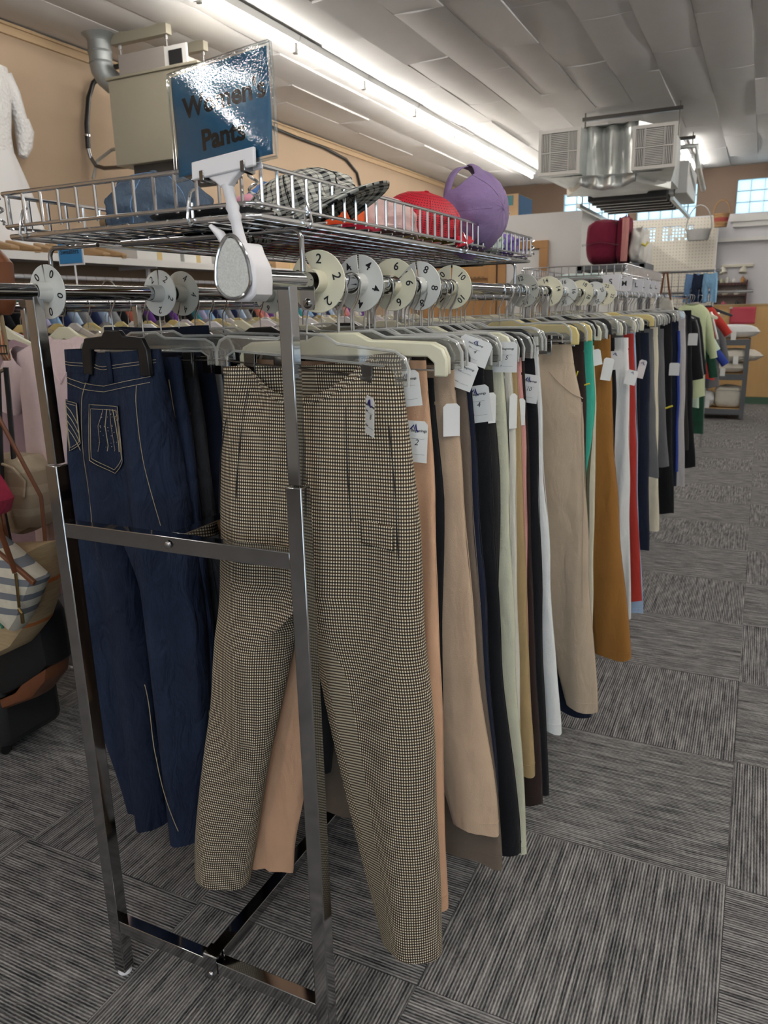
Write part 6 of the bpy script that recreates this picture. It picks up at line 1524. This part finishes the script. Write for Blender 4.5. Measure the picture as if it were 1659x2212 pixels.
# grey cart of pillows
ct = thing('shelf_cart', 'dark grey three tier shelf cart stacked with pillows', 'cart', (-.36, 10.95, 0))
for x in (-.60, -.13):
    for y in (10.72, 11.18): put('post', MB().box(x - .025, x + .025, y - .025, y + .025, .02, .97), GSH, ct)
for z in (.06, .50, .93):
    f = put('tier', MB().box(-.62, -.105, 10.70, 11.20, z, z + .075), GSH, ct, bevel=.005); put('tier_top', MB().box(-.60, -.125, 10.72, 11.18, z + .0755, z + .08), PLY, f)
PWH = cloth('pillow_white', (.68, .68, .67)); PCR = cloth('pillow_cream', (.62, .58, .50))
def pillow(label, x, y, z, w, dd, hh, m, rz, seed, lump=.06):
    r = thing('pillow', label, 'pillow', (x, y, z), (0, 0, rz)); mb = MB()
    def fn(sgn):
        def g(u, v):
            a, b = u * 2 - 1, v * 2 - 1; k = (1 - abs(a) ** 3.2) * (1 - abs(b) ** 3.2); e = 1 - .10 * (1 - abs(a * b))* (abs(a) ** 4 + abs(b) ** 4) * .8
            return Vector((a * w / 2 * e, b * dd / 2 * e, hh / 2 + sgn * hh / 2 * max(0, k) ** .45 * (1 + lump * noise.noise(Vector((a * 3 + seed, b * 3, sgn)))))) 
        return g
    mb.grid(fn(1), 24, 18); mb2 = MB().grid(fn(-1), 24, 18); mb.add(mb2.v, [tuple(reversed(f)) for f in mb2.f])
    put('cushion', mb, m, r, world=False, angle=80)
    put('care_tag', MB().box(-.03, .03, -dd / 2 - .012, -dd / 2 - .008, hh / 2 - .10, hh / 2), PAPER, r, world=False)
pillow('plump white pillow on the top tier of the grey cart', -.33, 10.93, 1.011, .62, .46, .17, PWH, .12, 1)
pillow('lower white pillow pressed on the middle tier of the cart', -.38, 10.93, .581, .56, .44, .14, PCR, -.05, 2)
pillow('ruffled cream pillow sticking out on the middle tier of the cart', -.30, 10.90, .721, .66, .46, .16, PCR, .2, 3, .16)
k = thing('blanket_bag', 'cream comforter in a clear zip bag on the bottom tier of the cart', 'comforter', (-.30, 10.93, .141)); blob('', '', '', (0, 0, 0), (.34, .40, .27), PCR, 9, .45, .06, parent=k, part='comforter'); put('zip', MB().tube([(-.15, -.2, .22), (0, -.205, .23), (.15, -.2, .22)], .006, 6), BAGC, k, world=False)
pillow('small white cushion beside the bagged comforter on the cart', -.545, 10.90, .141, .16, .36, .20, PWH, 0, 5)

# ================================================================== END OF THE ROW: tops, shorts rail, purse, size tags
make_rack('chrome two-rail clothing rack of tops at the end of the row', 6.29, 7.9, 5.95, 8.0)
EG = 'tops at the end of the row'
for i, (y, n, lab, zl, hf, xo) in enumerate([(5.98, 'black', 'black blouse on a black hanger after the last trousers', .75, .20, .01), (6.10, 'charcoal', 'charcoal knit top next to the black blouse at the row end', .9, .20, .0), (6.22, 'grey', 'grey zip jacket near the row end', .85, .20, .0), (6.36, 'black', 'black satin dress hanging low near the row end', 1.1, .19, .02)]):
    garment(lab, XR + xo, y, CM[n], zt=1.40, length=zl, half=hf, dep=.07, sleeve=.4, seed=i, group=EG)
    top_hanger(XR + xo, y, 'black plastic shirt hanger holding the %s' % ' '.join(lab.split()[:3]), BLACKP)
g = garment('pale green cotton jacket with short sleeves at the end of the row', -.50, 6.62, CM['green'], zt=1.45, length=.72, half=.125, dep=.15, sleeve=.34, seed=4, group=EG, fold=.02)
top_hanger(-.52, 6.62, 'cream plastic shirt hanger holding the pale green jacket', CREAMP)
garment('mint and white striped top under the pale green jacket', -.56, 6.76, cloth('mintstripe', (.52, .62, .5)), zt=1.35, length=.72, half=.14, dep=.10, sleeve=.2, seed=6, group=EG)
top_hanger(-.58, 6.76, 'clear plastic shirt hanger holding the mint striped top', CLEARP)
r_ = garment('red and white striped jersey behind the pale green jacket', -.45, 7.40, cloth('redjersey', (.45, .04, .03)), zt=1.42, length=.62, half=.10, dep=.12, sleeve=.16, seed=7, group=EG)
put('white_stripe', MB().tube([(-.40, 7.325, 1.38), (-.36, 7.325, 1.25), (-.33, 7.33, 1.15)], .022, 6, flat=.4), PAPER, r_)
top_hanger(-.50, 7.40, 'clear plastic shirt hanger holding the red striped jersey', CLEARP)
garment('royal blue tee near the pillows', -.46, 7.6, CM['royal'], zt=1.15, length=.36, half=.10, dep=.10, sleeve=.16, seed=9, group=EG)
garment('grey hooded sweatshirt behind the red striped jersey', -.45, 7.75, CM['grey'], zt=1.30, length=.60, half=.13, dep=.14, sleeve=.3, seed=10, group=EG); top_hanger(-.45, 7.75, 'black plastic shirt hanger holding the grey hooded sweatshirt', BLACKP)
GP2 = cloth('greenplaid', (.015, .06, .035), .5)
garment('dark green plaid shirt hanging low at the row end', -.53, 6.95, GP2, zt=1.38, length=1.0, half=.15, dep=.08, sleeve=.45, seed=11, group=EG); top_hanger(-.53, 6.95, 'clear plastic shirt hanger holding the dark green plaid shirt', CLEARP)
# cross rail with denim shorts
rr = thing('cross_rail', 'chrome cross rail stand holding denim shorts near the pegboard', 'clothing rack', (-.55, 8.5, 0))
put('rail', MB().tube([(-1.1, 8.5, 1.76), (-.40, 8.5, 1.76)], .012, 10), CHROME2, rr); put('rail', MB().tube([(-1.1, 8.45, 1.555), (-.10, 8.45, 1.555)], .014, 10), CHROME2, rr)
for x in (-1.08, -.46): put('post', MB().tube([(x, 8.5, 0), (x, 8.5, 1.78)], .012, 8), CHROME2, rr)
for i in range(9): put('grid_wire', MB().tube([(-1.05 + i * .065, 8.51, 1.30), (-1.05 + i * .065, 8.51, 1.76)], .003, 5), CHROME2, rr)
for z in (1.62, 1.45, 1.32): put('grid_wire', MB().tube([(-1.08, 8.512, z), (-.46, 8.512, z)], .003, 5), CHROME2, rr)
for i, (x, m, lab) in enumerate([(-.655, DENIML, 'faded denim shorts with a pink stitch on the cross rail'), (-.585, DENIM, 'dark blue denim shorts between two faded pairs on the cross rail'), (-.49, denim_mat('denim_sky', (.16, .30, .50)), 'sky blue denim shorts at the end of the cross rail')]):
    Tt = Trousers(x - .06, x + .06, 1.735, (x - .075, x - .005), (x + .005, x + .075), 1.46, 1.46, hip=.01, rise=.13, dw=.04, dh=.06, dl=.06, fold=.01, seed=i, lam=.05)
    pants(lab, 8.42 - .02 * i, m, Tt, 'denim shorts on the cross rail', piv=x, name='shorts', wbh=.025, cat='shorts')
pr = thing('purse', 'small cream purse hung by a long brown strap from the basket corner', 'purse', (-.62, 5.86, 1.42))
put('strap', MB().tube([(-.66, 5.80, 1.43), (-.645, 5.80, 1.56), (-.635, 5.79, 1.665), (-.615, 5.79, 1.665), (-.60, 5.82, 1.56), (-.575, 5.86, 1.43)], .007, 6), LEA, pr)
put('body', puffy(MB(), [(-.675, 1.50), (-.58, 1.50), (-.56, 1.41), (-.69, 1.41)], TR(0, 5.86, 0) @ FACE, .05), cloth('purse_cream', (.6, .57, .5)), pr)
for (y, t_, w_) in ((3.80, 'S', .07), (3.86, 'S', .07), (4.20, 'M', .07), (4.62, 'L', .07), (4.90, 'L', .07), (5.15, 'XL', .07), (5.40, 'XL', .07)):
    r_ = thing('size_tag', 'white upright plastic size tag marked %s on the rail under the nearly empty basket' % t_, 'size tag', (XR, y, ZR), group='upright %s size tags' % t_)
    put('plate', MB().prism([(-.036, .018), (.036, .018), (.040, .088), (-.036, .088)], FACE, .003), WHITEP, r_, world=False, bevel=.002)
    put('clip', MB().tube([(.019 * math.cos(q), 0, .019 * math.sin(q)) for q in [math.radians(-40 + i * 26) for i in range(11)]], .004, 6), WHITEP, r_, world=False)
    put_text('letter', t_, .035, INK, r_, TR(0, -.002, .055) @ FACE, bold=.02)
# wall hooks panel on the brown door
hk_ = thing('hook_rail', 'row of small steel hooks on the brown door', 'hook rail', (-2.9, PY - .05, 1.78)); put('plate', MB().box(-3.06, -2.74, PY - .05, PY - .032, 1.77, 1.80), OAK, hk_)
for i in range(6): put('hook', MB().tube([(-3.03 + i * .05, PY - .05, 1.79), (-3.03 + i * .05, PY - .09, 1.775), (-3.03 + i * .05, PY - .10, 1.79)], .006, 6), STEEL, hk_)
